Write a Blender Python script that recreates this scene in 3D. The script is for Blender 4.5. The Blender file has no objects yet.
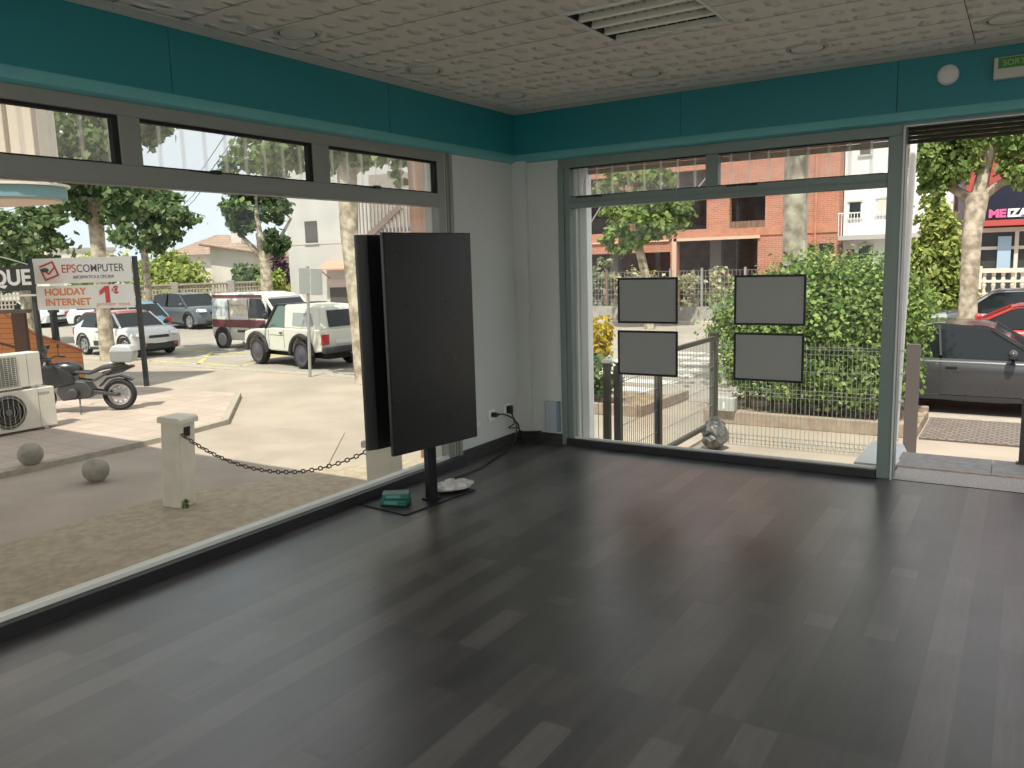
import bpy, bmesh, math, random
import numpy as np
from mathutils import Vector, Matrix, Euler
random.seed(7)
PI = math.pi
SC = bpy.context.scene
COL = SC.collection

# ------------------------------------------------------------------ camera
CAM_LOC = Vector((3.5768, -5.765, 1.5))
CR = Vector((0.8461, 0.5322, -0.0289)); CU = Vector((-0.0548, 0.1408, 0.9885)); CF = Vector((-0.5301, 0.8348, -0.1483))
cd = bpy.data.cameras.new('camera'); cam = bpy.data.objects.new('camera', cd); COL.objects.link(cam)
cam.matrix_world = Matrix(((CR.x, CU.x, -CF.x, CAM_LOC.x), (CR.y, CU.y, -CF.y, CAM_LOC.y), (CR.z, CU.z, -CF.z, CAM_LOC.z), (0, 0, 0, 1)))
cd.sensor_width = 36; cd.lens = 811.3 / 1024 * 36; cd.clip_start = 0.05; cd.clip_end = 600
SC.camera = cam

# ------------------------------------------------------------------ light and exposure
SC.view_settings.view_transform = 'Standard'; SC.view_settings.look = 'None'
SC.view_settings.gamma = 1; SC.view_settings.use_curve_mapping = False
SC.view_settings.exposure = 0.72
world = bpy.data.worlds.new('world'); SC.world = world; world.use_nodes = True
wn = world.node_tree.nodes; wl = world.node_tree.links; wn.clear()
wo = wn.new('ShaderNodeOutputWorld'); wb = wn.new('ShaderNodeBackground'); wr = wn.new('ShaderNodeValToRGB')
wt = wn.new('ShaderNodeTexCoord'); ws = wn.new('ShaderNodeSeparateXYZ')
wl.new(wt.outputs['Generated'], ws.inputs[0]); wl.new(ws.outputs['Z'], wr.inputs[0]); wl.new(wr.outputs[0], wb.inputs[0]); wl.new(wb.outputs[0], wo.inputs[0])
wr.color_ramp.elements[0].position = 0.0; wr.color_ramp.elements[0].color = (0.70, 0.75, 0.81, 1)
wr.color_ramp.elements[1].position = 0.6; wr.color_ramp.elements[1].color = (0.78, 0.79, 0.82, 1)
wb.inputs[1].default_value = 0.86
sd = bpy.data.lights.new('sun', 'SUN'); sd.energy = 3.7; sd.angle = math.radians(0.6); sd.color = (1.0, 0.93, 0.82)
sun = bpy.data.objects.new('sun', sd); COL.objects.link(sun)
SUN_TO = Vector((-0.13, 0.47, -0.87))            # direction the light travels
sun.rotation_euler = SUN_TO.to_track_quat('-Z', 'Y').to_euler()

# ------------------------------------------------------------------ materials
MATS = {}
def mat(name, col, rough=0.6, metal=0.0, var=0.0, scale=8.0, bump=0.0, bscale=None, spec=0.5, coat=0.0, emit=None, alpha=None, col2=None, stretch=None):
    if name in MATS: return MATS[name]
    m = bpy.data.materials.new(name); m.use_nodes = True; MATS[name] = m
    nt = m.node_tree; b = nt.nodes['Principled BSDF']
    b.inputs['Base Color'].default_value = (*col, 1); b.inputs['Roughness'].default_value = rough
    b.inputs['Metallic'].default_value = metal; b.inputs['Specular IOR Level'].default_value = spec
    b.inputs['Coat Weight'].default_value = coat; b.inputs['Coat Roughness'].default_value = 0.08
    tc = nt.nodes.new('ShaderNodeTexCoord'); src = tc.outputs['Object']
    if stretch:
        mp = nt.nodes.new('ShaderNodeMapping'); mp.inputs['Scale'].default_value = stretch
        nt.links.new(src, mp.inputs[0]); src = mp.outputs[0]
    n = nt.nodes.new('ShaderNodeTexNoise'); n.inputs['Scale'].default_value = scale; n.inputs['Detail'].default_value = 5
    nt.links.new(src, n.inputs['Vector'])
    c2 = col2 if col2 else tuple(max(0, c * (1 - var)) for c in col)
    c1 = col if col2 else tuple(min(1, c * (1 + var)) for c in col)
    if var > 0 or col2:
        r = nt.nodes.new('ShaderNodeValToRGB'); r.color_ramp.elements[0].position = 0.38; r.color_ramp.elements[1].position = 0.62
        r.color_ramp.elements[0].color = (*c2, 1); r.color_ramp.elements[1].color = (*c1, 1)
        nt.links.new(n.outputs['Fac'], r.inputs[0]); nt.links.new(r.outputs[0], b.inputs['Base Color'])
    else:
        mr = nt.nodes.new('ShaderNodeMapRange'); mr.inputs['To Min'].default_value = max(0.02, rough * 0.92); mr.inputs['To Max'].default_value = min(1, rough * 1.08)
        nt.links.new(n.outputs['Fac'], mr.inputs[0]); nt.links.new(mr.outputs[0], b.inputs['Roughness'])
    if bump > 0:
        n2 = nt.nodes.new('ShaderNodeTexNoise'); n2.inputs['Scale'].default_value = bscale or scale * 4; n2.inputs['Detail'].default_value = 6
        nt.links.new(src, n2.inputs['Vector'])
        bp = nt.nodes.new('ShaderNodeBump'); bp.inputs['Strength'].default_value = bump; bp.inputs['Distance'].default_value = 0.02
        nt.links.new(n2.outputs['Fac'], bp.inputs['Height']); nt.links.new(bp.outputs[0], b.inputs['Normal'])
    if emit: b.inputs['Emission Color'].default_value = (*emit[0], 1); b.inputs['Emission Strength'].default_value = emit[1]
    return m

def glass(name, tint=(0.95, 0.97, 0.955), refl=0.03, ribs=0.0, axis='Y', milky=0.0):
    if name in MATS: return MATS[name]
    m = bpy.data.materials.new(name); m.use_nodes = True; MATS[name] = m
    nt = m.node_tree; nt.nodes.clear()
    o = nt.nodes.new('ShaderNodeOutputMaterial'); t = nt.nodes.new('ShaderNodeBsdfTransparent'); g = nt.nodes.new('ShaderNodeBsdfGlossy')
    t.inputs[0].default_value = (*tint, 1); g.inputs['Roughness'].default_value = 0.02
    mx = nt.nodes.new('ShaderNodeMixShader'); fr = nt.nodes.new('ShaderNodeLayerWeight'); fr.inputs[0].default_value = 0.5
    pw = nt.nodes.new('ShaderNodeMath'); pw.operation = 'POWER'; pw.inputs[1].default_value = 5; nt.links.new(fr.outputs['Facing'], pw.inputs[0])
    mu = nt.nodes.new('ShaderNodeMath'); mu.operation = 'MULTIPLY_ADD'; mu.inputs[1].default_value = 0.35; mu.inputs[2].default_value = refl * 0.6
    nt.links.new(pw.outputs[0], mu.inputs[0]); nt.links.new(mu.outputs[0], mx.inputs[0])
    nt.links.new(t.outputs[0], mx.inputs[1]); nt.links.new(g.outputs[0], mx.inputs[2])
    out = mx.outputs[0]
    if ribs > 0 or milky > 0:
        d = nt.nodes.new('ShaderNodeBsdfTranslucent'); d.inputs[0].default_value = (0.9, 0.92, 0.9, 1)
        m2 = nt.nodes.new('ShaderNodeMixShader')
        tc = nt.nodes.new('ShaderNodeTexCoord'); w = nt.nodes.new('ShaderNodeTexWave'); w.bands_direction = axis
        w.inputs['Scale'].default_value = ribs; nt.links.new(tc.outputs['Object'], w.inputs[0])
        r = nt.nodes.new('ShaderNodeMapRange'); r.inputs['From Min'].default_value = 0.86; r.inputs['From Max'].default_value = 1.0
        r.inputs['To Min'].default_value = milky; r.inputs['To Max'].default_value = 0.30
        nt.links.new(w.outputs['Fac'], r.inputs[0]); nt.links.new(r.outputs[0], m2.inputs[0])
        nt.links.new(out, m2.inputs[1]); nt.links.new(d.outputs[0], m2.inputs[2]); out = m2.outputs[0]
    nt.links.new(out, o.inputs[0]); return m

def leafmat(name, c1, c2, trans=0.35):
    if name in MATS: return MATS[name]
    m = bpy.data.materials.new(name); m.use_nodes = True; MATS[name] = m
    nt = m.node_tree; nt.nodes.clear()
    o = nt.nodes.new('ShaderNodeOutputMaterial'); d = nt.nodes.new('ShaderNodeBsdfDiffuse'); t = nt.nodes.new('ShaderNodeBsdfTranslucent')
    ge = nt.nodes.new('ShaderNodeNewGeometry'); r = nt.nodes.new('ShaderNodeValToRGB')
    r.color_ramp.elements[0].color = (*c1, 1); r.color_ramp.elements[1].color = (*c2, 1)
    nt.links.new(ge.outputs['Random Per Island'], r.inputs[0]); nt.links.new(r.outputs[0], d.inputs[0]); nt.links.new(r.outputs[0], t.inputs[0])
    mx = nt.nodes.new('ShaderNodeMixShader'); mx.inputs[0].default_value = trans
    nt.links.new(d.outputs[0], mx.inputs[1]); nt.links.new(t.outputs[0], mx.inputs[2]); nt.links.new(mx.outputs[0], o.inputs[0]); return m

def brickmat(name, c1, c2, mortar, bw=0.24, bh=0.065, coords='XZ', offset=0.5, ms=0.008, rough=0.85, bump=0.4, coat=0.0, hue=None):
    if name in MATS: return MATS[name]
    m = bpy.data.materials.new(name); m.use_nodes = True; MATS[name] = m
    nt = m.node_tree; b = nt.nodes['Principled BSDF']; b.inputs['Roughness'].default_value = rough; b.inputs['Coat Weight'].default_value = coat
    tc = nt.nodes.new('ShaderNodeTexCoord'); s = nt.nodes.new('ShaderNodeSeparateXYZ'); c = nt.nodes.new('ShaderNodeCombineXYZ')
    nt.links.new(tc.outputs['Object'], s.inputs[0]); nt.links.new(s.outputs[coords[0]], c.inputs[0]); nt.links.new(s.outputs[coords[1]], c.inputs[1])
    k = nt.nodes.new('ShaderNodeTexBrick'); k.inputs['Scale'].default_value = 1; k.inputs['Brick Width'].default_value = bw; k.inputs['Row Height'].default_value = bh
    k.inputs['Mortar Size'].default_value = ms; k.offset = offset; k.inputs['Color1'].default_value = (*c1, 1); k.inputs['Color2'].default_value = (*c2, 1); k.inputs['Mortar'].default_value = (*mortar, 1)
    nt.links.new(c.outputs[0], k.inputs['Vector'])
    n = nt.nodes.new('ShaderNodeTexNoise'); n.inputs['Scale'].default_value = 1.3; n.inputs['Detail'].default_value = 6; nt.links.new(tc.outputs['Object'], n.inputs['Vector'])
    mr = nt.nodes.new('ShaderNodeMapRange'); mr.inputs['To Min'].default_value = 0.8; mr.inputs['To Max'].default_value = 1.2; nt.links.new(n.outputs['Fac'], mr.inputs[0])
    mm = nt.nodes.new('ShaderNodeVectorMath'); mm.operation = 'SCALE'; nt.links.new(k.outputs['Color'], mm.inputs[0]); nt.links.new(mr.outputs[0], mm.inputs['Scale'])
    nt.links.new(mm.outputs[0], b.inputs['Base Color'])
    bp = nt.nodes.new('ShaderNodeBump'); bp.inputs['Strength'].default_value = bump; bp.inputs['Distance'].default_value = 0.01; bp.invert = True
    nt.links.new(k.outputs['Fac'], bp.inputs['Height']); nt.links.new(bp.outputs[0], b.inputs['Normal']); return m

# ------------------------------------------------------------------ mesh helpers
class MB:
    def __init__(s): s.v = []; s.f = []
    def add(s, vs, fs):
        o = len(s.v); s.v += [tuple(v) for v in vs]; s.f += [tuple(i + o for i in f) for f in fs]; return s
    def box(s, x0, x1, y0, y1, z0, z1, M=None):
        vs = [Vector(p) for p in ((x0,y0,z0),(x1,y0,z0),(x1,y1,z0),(x0,y1,z0),(x0,y0,z1),(x1,y0,z1),(x1,y1,z1),(x0,y1,z1))]
        if M: vs = [M @ v for v in vs]
        return s.add(vs, [(0,3,2,1),(4,5,6,7),(0,1,5,4),(1,2,6,5),(2,3,7,6),(3,0,4,7)])
    def bar(s, a, b, w, h=None, up=(0,0,1)):
        a = Vector(a); b = Vector(b); d = (b - a).normalized(); h = h or w; up = Vector(up)
        if abs(d.dot(up)) > 0.97: up = Vector((0,1,0)) if abs(d.y) < 0.9 else Vector((1,0,0))
        r = d.cross(up).normalized(); u = r.cross(d).normalized()
        vs = [p + r*sx*w/2 + u*sy*h/2 for p in (a, b) for sx, sy in ((-1,-1),(1,-1),(1,1),(-1,1))]
        return s.add(vs, [(0,1,2,3),(7,6,5,4),(0,4,5,1),(1,5,6,2),(2,6,7,3),(3,7,4,0)])
    def tube(s, pts, r, seg=10, cap=True):
        pts = [Vector(p) for p in pts]; n = len(pts); rs = r if isinstance(r, (list, tuple)) else [r]*n
        vs = []; ref = None
        for i, p in enumerate(pts):
            d = (pts[min(i+1,n-1)] - pts[max(i-1,0)]).normalized()
            if ref is None: ref = Vector((0,0,1)) if abs(d.z) < 0.9 else Vector((1,0,0))
            r1 = d.cross(ref).normalized(); r2 = r1.cross(d).normalized(); ref = r2
            for k in range(seg):
                a = 2*PI*k/seg; vs.append(p + (r1*math.cos(a) + r2*math.sin(a))*rs[i])
        fs = [(i*seg+k, i*seg+(k+1)%seg, (i+1)*seg+(k+1)%seg, (i+1)*seg+k) for i in range(n-1) for k in range(seg)]
        if cap: fs += [tuple(range(seg))[::-1], tuple((n-1)*seg+k for k in range(seg))]
        return s.add(vs, fs)
    def lathe(s, prof, seg=24, M=None):          # prof of (r, z) round the z axis
        vs = []
        for r, z in prof:
            for k in range(seg):
                a = 2*PI*k/seg; v = Vector((r*math.cos(a), r*math.sin(a), z)); vs.append(M @ v if M else v)
        n = len(prof)
        fs = [(i*seg+k, i*seg+(k+1)%seg, (i+1)*seg+(k+1)%seg, (i+1)*seg+k) for i in range(n-1) for k in range(seg)]
        fs += [tuple(range(seg))[::-1], tuple((n-1)*seg+k for k in range(seg))]
        return s.add(vs, fs)
    def prism(s, poly, a, b, axis='Y', M=None):  # polygon of 2D points pushed from a to b along an axis
        def P(u, v, t): return Vector({'Y': (u,t,v), 'X': (t,u,v), 'Z': (u,v,t)}[axis])
        n = len(poly); vs = [P(u,v,a) for u,v in poly] + [P(u,v,b) for u,v in poly]
        if M: vs = [M @ v for v in vs]
        fs = [tuple(range(n))[::-1], tuple(range(n, 2*n))] + [(i, (i+1)%n, n+(i+1)%n, n+i) for i in range(n)]
        return s.add(vs, fs)
    def ball(s, c, r, seg=16, ring=10):
        r = r if isinstance(r, (tuple, list)) else (r, r, r); c = Vector(c)
        vs = [c + Vector((0,0,r[2]))]
        for i in range(1, ring):
            t = PI*i/ring
            vs += [c + Vector((r[0]*math.sin(t)*math.cos(2*PI*k/seg), r[1]*math.sin(t)*math.sin(2*PI*k/seg), r[2]*math.cos(t))) for k in range(seg)]
        vs.append(c - Vector((0,0,r[2]))); L = len(vs)-1
        fs = [(0, 1+k, 1+(k+1)%seg) for k in range(seg)] + [(L, L-seg+(k+1)%seg, L-seg+k) for k in range(seg)]
        fs += [(1+i*seg+k, 1+(i+1)*seg+k, 1+(i+1)*seg+(k+1)%seg, 1+i*seg+(k+1)%seg) for i in range(ring-2) for k in range(seg)]
        return s.add(vs, fs)

def obj(name, mb, m, parent=None, smooth=False, bevel=0.0, loc=None, rot=None, solid=None):
    me = bpy.data.meshes.new(name); me.from_pydata([tuple(v) for v in mb.v], [], mb.f); me.update()
    bm = bmesh.new(); bm.from_mesh(me); bmesh.ops.recalc_face_normals(bm, faces=bm.faces); bm.to_mesh(me); bm.free()
    o = bpy.data.objects.new(name, me); COL.objects.link(o); me.materials.append(m)
    if smooth:
        for p in me.polygons: p.use_smooth = True
        try: me.set_sharp_from_angle(angle=math.radians(40))
        except Exception: pass
    if bevel: b = o.modifiers.new('bevel', 'BEVEL'); b.width = bevel; b.segments = 2; b.limit_method = 'ANGLE'; b.angle_limit = math.radians(35)
    if parent: o.parent = parent
    if loc: o.location = loc
    if rot: o.rotation_euler = rot
    return o
def thing(name, label, cat, loc=(0,0,0), rotz=0, group=None):
    o = bpy.data.objects.new(name, None); COL.objects.link(o); o.empty_display_size = 0.1
    o.location = loc; o.rotation_euler = (0,0,rotz); o['label'] = label; o['category'] = cat
    if group: o['group'] = group
    return o
def tag(o, label, cat, group=None, kind=None):
    o['label'] = label; o['category'] = cat
    if group: o['group'] = group
    if kind: o['kind'] = kind
    return o
def struct(name, mb, m, parent=None, **k):
    o = obj(name, mb, m, parent, **k)
    if parent is None: o['kind'] = 'structure'
    return o
def text(name, body, size, m, parent, loc, rot=(PI/2,0,0), align='LEFT', ext=0.003, off=0.0, width=None):
    c = bpy.data.curves.new(name, 'FONT'); c.body = body; c.size = size; c.extrude = ext; c.offset = off; c.align_x = align; c.align_y = 'CENTER'
    o = bpy.data.objects.new(name, c); COL.objects.link(o); c.materials.append(m); o.parent = parent; o.location = loc; o.rotation_euler = rot
    bpy.context.view_layer.update()
    me = bpy.data.meshes.new_from_object(o); bpy.data.objects.remove(o)
    if width:
        xs_ = [v.co.x for v in me.vertices]; x0_ = min(xs_); k = width / max(1e-6, max(xs_) - x0_)
        for v in me.vertices: v.co.x = (v.co.x - x0_) * k
    o = bpy.data.objects.new(name, me); COL.objects.link(o); o.parent = parent; o.location = loc; o.rotation_euler = rot
    if not me.materials: me.materials.append(m)
    return o
def dup(root, loc, rotz=None, label=None, group=None):
    r = root.copy(); COL.objects.link(r); r.location = loc
    if rotz is not None: r.rotation_euler = (0,0,rotz)
    if label: r['label'] = label
    if group: r['group'] = group
    for ch in list(root.children):
        c = ch.copy(); COL.objects.link(c); c.parent = r
        for g in list(ch.children):
            d = g.copy(); COL.objects.link(d); d.parent = c
    return r

G = -0.95          # yard and pavement outside
RD = -1.10         # road

# ------------------------------------------------------------------ common materials
M_wall = mat('wall_paint', (0.62, 0.645, 0.62), 0.7, bump=0.06, bscale=120, scale=3)
M_teal = mat('teal_paint', (0.017, 0.215, 0.245), 0.42, bump=0.03, bscale=60)
M_teal_lit = mat('teal_lip_lit', (0.15, 0.44, 0.45), 0.2)  # lighter than the fascia: window light on the lip put into its colour
M_frame = mat('grey_aluminium', (0.27, 0.28, 0.26), 0.45, metal=0.15)
M_frame_r = mat('green_grey_aluminium', (0.20, 0.25, 0.235), 0.42, metal=0.15)
M_white_al = mat('white_aluminium', (0.72, 0.73, 0.70), 0.4)
M_dark = mat('dark_skirting', (0.018, 0.018, 0.02), 0.45)
M_base = mat('dark_wood_skirting', (0.035, 0.033, 0.032), 0.5, var=0.3, scale=6, stretch=(1,1,8))
M_black = mat('black_plastic', (0.012, 0.012, 0.013), 0.35)
M_gasket = mat('black_rubber', (0.01, 0.01, 0.01), 0.8)
M_white = mat('white_plastic', (0.72, 0.72, 0.70), 0.45)
M_glass = glass('clear_glass')
M_glass_l = glass('ribbed_glass_left', ribs=2.4, axis='Y', milky=0.10)
M_glass_r = glass('ribbed_glass_right', ribs=2.4, axis='X', milky=0.10)
M_chrome = mat('chrome', (0.7, 0.7, 0.7), 0.15, metal=1)
M_steel = mat('galvanised_steel', (0.42, 0.42, 0.41), 0.5, metal=0.6)
M_tyre = mat('tyre_rubber', (0.02, 0.02, 0.02), 0.85)
M_cglass = mat('car_glass', (0.012, 0.016, 0.018), 0.06, spec=0.45)
M_trim = mat('car_dark_trim', (0.03, 0.03, 0.032), 0.55)
M_lamp = mat('lamp_lens', (0.75, 0.76, 0.78), 0.12, spec=0.8)
M_red = mat('red_lens', (0.35, 0.02, 0.02), 0.2)
M_rim = mat('alloy_rim', (0.45, 0.45, 0.46), 0.35, metal=0.7)
M_plaster = mat('cream_plaster', (0.66, 0.60, 0.52), 0.9, var=0.06, scale=1.2)
M_wplaster = mat('white_render', (0.58, 0.55, 0.50), 0.9, var=0.05, scale=1.0)
M_voidm = mat('unlit_interior', (0.025, 0.02, 0.02), 0.95)
M_tile = brickmat('terracotta_tiles', (0.40, 0.29, 0.22), (0.33, 0.24, 0.18), (0.16, 0.11, 0.09), 0.22, 0.45, 'XY', 0, 0.03)
M_bark = mat('plane_bark', (0.52, 0.46, 0.36), 0.9, scale=5, col2=(0.24, 0.20, 0.14), bump=0.4, bscale=12)
M_barkd = mat('dark_bark', (0.30, 0.22, 0.16), 0.9, scale=6, col2=(0.14, 0.10, 0.07), bump=0.4)
L_plane = leafmat('plane_leaves', (0.07, 0.14, 0.05), (0.32, 0.40, 0.17))
L_dark = leafmat('dark_leaves', (0.045, 0.10, 0.045), (0.24, 0.31, 0.14))
L_hedge = leafmat('hedge_leaves', (0.07, 0.155, 0.04), (0.38, 0.48, 0.17), 0.3)
L_lime = leafmat('lime_leaves', (0.16, 0.24, 0.06), (0.48, 0.52, 0.17))
L_yellow = leafmat('yellow_leaves', (0.40, 0.32, 0.03), (0.65, 0.50, 0.06))
L_purple = leafmat('purple_leaves', (0.12, 0.06, 0.09), (0.30, 0.20, 0.25))
L_dry = leafmat('dry_grass_blades', (0.36, 0.34, 0.16), (0.62, 0.60, 0.38))

# ================================================================== THE ROOM
# floor: random-length laminate strips running along y
def floor_material():
    m = bpy.data.materials.new('grey_laminate'); m.use_nodes = True; nt = m.node_tree; b = nt.nodes['Principled BSDF']; N = nt.nodes.new; L = nt.links.new
    tc = N('ShaderNodeTexCoord'); s = N('ShaderNodeSeparateXYZ'); c = N('ShaderNodeCombineXYZ'); L(tc.outputs['Object'], s.inputs[0]); L(s.outputs['Y'], c.inputs[0]); L(s.outputs['X'], c.inputs[1])
    def brick(bw, off, ms):
        k = N('ShaderNodeTexBrick'); k.inputs['Scale'].default_value = 1; k.inputs['Brick Width'].default_value = bw; k.inputs['Row Height'].default_value = 0.115
        k.offset = off; k.offset_frequency = 2; k.inputs['Mortar Size'].default_value = ms; k.inputs['Mortar Smooth'].default_value = 0.0
        k.inputs['Color1'].default_value = (0, 0, 0, 1); k.inputs['Color2'].default_value = (1, 1, 1, 1); k.inputs['Mortar'].default_value = (0.3, 0.3, 0.3, 1)
        L(c.outputs[0], k.inputs['Vector']); return k
    k1 = brick(0.83, 0.37, 0.0008); k2 = brick(0.59, 0.61, 0.0)
    mx = N('ShaderNodeMix'); mx.data_type = 'RGBA'; mx.inputs['Factor'].default_value = 0.45; L(k1.outputs['Color'], mx.inputs[6]); L(k2.outputs['Color'], mx.inputs[7])
    r = N('ShaderNodeValToRGB'); e = r.color_ramp.elements; e[0].position = 0.0; e[0].color = (0.040, 0.040, 0.041, 1); e[1].position = 1.0; e[1].color = (0.118, 0.112, 0.105, 1)
    x = e.new(0.5); x.color = (0.061, 0.060, 0.060, 1)
    L(mx.outputs[2], r.inputs[0])
    mp = N('ShaderNodeMapping'); mp.inputs['Scale'].default_value = (28, 2.2, 1); L(tc.outputs['Object'], mp.inputs[0])
    n = N('ShaderNodeTexNoise'); n.inputs['Scale'].default_value = 1.5; n.inputs['Detail'].default_value = 8; n.inputs['Distortion'].default_value = 1.2; L(mp.outputs[0], n.inputs['Vector'])
    mr = N('ShaderNodeMapRange'); mr.inputs['To Min'].default_value = 0.68; mr.inputs['To Max'].default_value = 1.32; L(n.outputs['Fac'], mr.inputs[0])
    v = N('ShaderNodeVectorMath'); v.operation = 'SCALE'; L(r.outputs[0], v.inputs[0]); L(mr.outputs[0], v.inputs['Scale']); L(v.outputs[0], b.inputs['Base Color'])
    n3 = N('ShaderNodeTexNoise'); n3.inputs['Scale'].default_value = 3; n3.inputs['Detail'].default_value = 4; L(tc.outputs['Object'], n3.inputs['Vector'])
    m3 = N('ShaderNodeMapRange'); m3.inputs['To Min'].default_value = 0.26; m3.inputs['To Max'].default_value = 0.37; L(n3.outputs['Fac'], m3.inputs[0]); L(m3.outputs[0], b.inputs['Roughness'])
    bp = N('ShaderNodeBump'); bp.inputs['Strength'].default_value = 0.12; bp.inputs['Distance'].default_value = 0.002; L(n.outputs['Fac'], bp.inputs['Height']); L(bp.outputs[0], b.inputs['Normal'])
    b.inputs['Specular IOR Level'].default_value = 1.0
    return m
struct('floor', MB().box(-0.02, 7.0, -9.0, 0.0, -0.12, 0.0), floor_material())

# ceiling with a hole for the recessed luminaire
def ceiling_material():
    m = bpy.data.materials.new('embossed_ceiling_tiles'); m.use_nodes = True; nt = m.node_tree; b = nt.nodes['Principled BSDF']; N = nt.nodes.new; L = nt.links.new
    b.inputs['Roughness'].default_value = 0.75
    tc = N('ShaderNodeTexCoord'); s = N('ShaderNodeSeparateXYZ'); L(tc.outputs['Object'], s.inputs[0])
    def math_(op, a, bb=None, v=None):
        q = N('ShaderNodeMath'); q.operation = op
        if hasattr(a, 'links'): L(a, q.inputs[0])
        else: q.inputs[0].default_value = a
        if bb is not None:
            if hasattr(bb, 'links'): L(bb, q.inputs[1])
            else: q.inputs[1].default_value = bb
        return q.outputs[0]
    # leaf / shell relief repeated on each strip of tiles
    mp = N('ShaderNodeMapping'); mp.inputs['Scale'].default_value = (8.7, 5.83, 1); mp.inputs['Location'].default_value = (0.2, 0.43, 0.5); L(tc.outputs['Object'], mp.inputs[0])
    vo = N('ShaderNodeTexVoronoi'); vo.feature = 'SMOOTH_F1'; vo.inputs['Scale'].default_value = 1.0; vo.inputs['Randomness'].default_value = 0.3; vo.inputs['Smoothness'].default_value = 0.25
    nz = N('ShaderNodeTexNoise'); nz.inputs['Scale'].default_value = 6; nz.inputs['Detail'].default_value = 3; L(tc.outputs['Object'], nz.inputs['Vector'])
    ad = N('ShaderNodeMix'); ad.data_type = 'VECTOR'; ad.inputs['Factor'].default_value = 0.28
    L(mp.outputs[0], ad.inputs[4]); 
    sc = N('ShaderNodeVectorMath'); sc.operation = 'MULTIPLY_ADD'; L(nz.outputs['Color'], sc.inputs[0]); sc.inputs[1].default_value = (0.9, 0.7, 0); L(mp.outputs[0], sc.inputs[2])
    L(sc.outputs[0], vo.inputs['Vector'])
    rp = N('ShaderNodeValToRGB'); rp.color_ramp.elements[0].position = 0.03; rp.color_ramp.elements[0].color = (1,1,1,1); rp.color_ramp.elements[1].position = 0.36; rp.color_ramp.interpolation = 'EASE'; rp.color_ramp.elements[1].color = (0,0,0,1)
    L(vo.outputs['Distance'], rp.inputs[0])
    # seams every 0.343 m in y, every 1.15 m in x
    def seam(sock, period, off, w):
        t = math_('ADD', sock, off); t = math_('DIVIDE', t, period); t = math_('FRACT', t); t = math_('SUBTRACT', t, 0.5); t = math_('ABSOLUTE', t); return math_('GREATER_THAN', t, 0.5 - w/period)
    sm = math_('MAXIMUM', seam(s.outputs['Y'], 0.343, 0.07, 0.0035), seam(s.outputs['X'], 3.1, -0.15, 0.0025))
    h = math_('SUBTRACT', rp.outputs[0], sm)
    bp = N('ShaderNodeBump'); bp.inputs['Strength'].default_value = 1.0; bp.inputs['Distance'].default_value = 0.030; L(h, bp.inputs['Height']); L(bp.outputs[0], b.inputs['Normal'])
    mx = N('ShaderNodeMix'); mx.data_type = 'RGBA'; L(sm, mx.inputs['Factor']); mx.inputs[6].default_value = (0.80, 0.74, 0.67, 1); mx.inputs[7].default_value = (0.16, 0.14, 0.12, 1)
    L(mx.outputs[2], b.inputs['Base Color']); return m
HC = 2.6735
LX0, LX1, LY0, LY1 = 1.612, 2.222, -2.125, -1.525
cm = MB()
for a in ((-0.3,7,-9,LY0),(-0.3,7,LY1,0.3),(-0.3,LX0,LY0,LY1),(LX1,7,LY0,LY1)): cm.box(a[0],a[1],a[2],a[3],HC,HC+0.02)
cm.box(-0.3,7.2,-9.2,0.3,HC+0.14,HC+0.3)
struct('ceiling', cm, ceiling_material())

# walls (0.25 m thick, outward)
struct('wall_left', MB().box(-0.25,0,-0.88,0.25,-0.12,HC+0.14).box(-0.25,0,-9.2,-6.9,-0.12,HC+0.14).box(-0.25,0,-6.9,-0.88,2.31,HC+0.14), M_wall)
struct('wall_back', MB().box(0,0.40,0,0.25,-0.12,HC+0.14).box(0.40,3.95,0,0.25,2.285,HC+0.14).box(3.95,7.2,0,0.25,-0.12,HC+0.14).box(0,0.125,-0.045,0,0,2.30), M_wall)
struct('wall_right', MB().box(7,7.25,-9.2,0,-0.12,HC+0.14), M_wall)
struct('wall_rear', MB().box(0,1.2,-9.2,-9,-0.12,HC+0.14).box(5.8,7,-9.2,-9,-0.12,HC+0.14).box(1.2,5.8,-9.2,-9,-0.12,HC+0.14), M_wall)
# the masonry under the shop floor, seen only from outside
struct('trim_4', MB().box(-0.25,0,-9.2,0.25,-1.2,-0.12).box(0,7.2,0,0.25,-1.2,-0.12), mat('plinth_render', (0.45,0.43,0.40), 0.9, var=0.1))
# unseen slab added to shade the yard, plus the upper storey above the shop
struct('trim_5', MB().box(-9.0,0.0,-12,-1.80,4.0,4.3).box(-0.25,7.2,-9.2,0.25,HC+0.3,4.3), M_plaster)
# teal fascia boards
f1 = MB()
for a, b in ((-9,-6.364),(-6.36,-4.764),(-4.76,-3.164),(-3.16,-1.564),(-1.56,0)): f1.box(0,0.03,a,b,2.352,HC)
struct('trim_1', f1, M_teal)
f2 = MB()
for a, b in ((0.03,1.419),(1.423,2.829),(2.833,4.24),(4.244,7)): f2.box(a,b,-0.03,0,2.352,HC)
struct('trim_2', f2, M_teal)
lip = MB().prism([(0.0,2.285),(0.012,2.285),(0.036,2.30),(0.036,2.342),(0.03,2.352),(0.0,2.352)], -9, 0, 'Y')
struct('trim_6', lip, M_teal_lit, smooth=True)
lip = MB().prism([(0.0,2.285),(-0.012,2.285),(-0.036,2.30),(-0.036,2.342),(-0.03,2.352),(0.0,2.352)], 0.036, 7, 'X')
struct('trim_7', lip, M_teal_lit, smooth=True)
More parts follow.
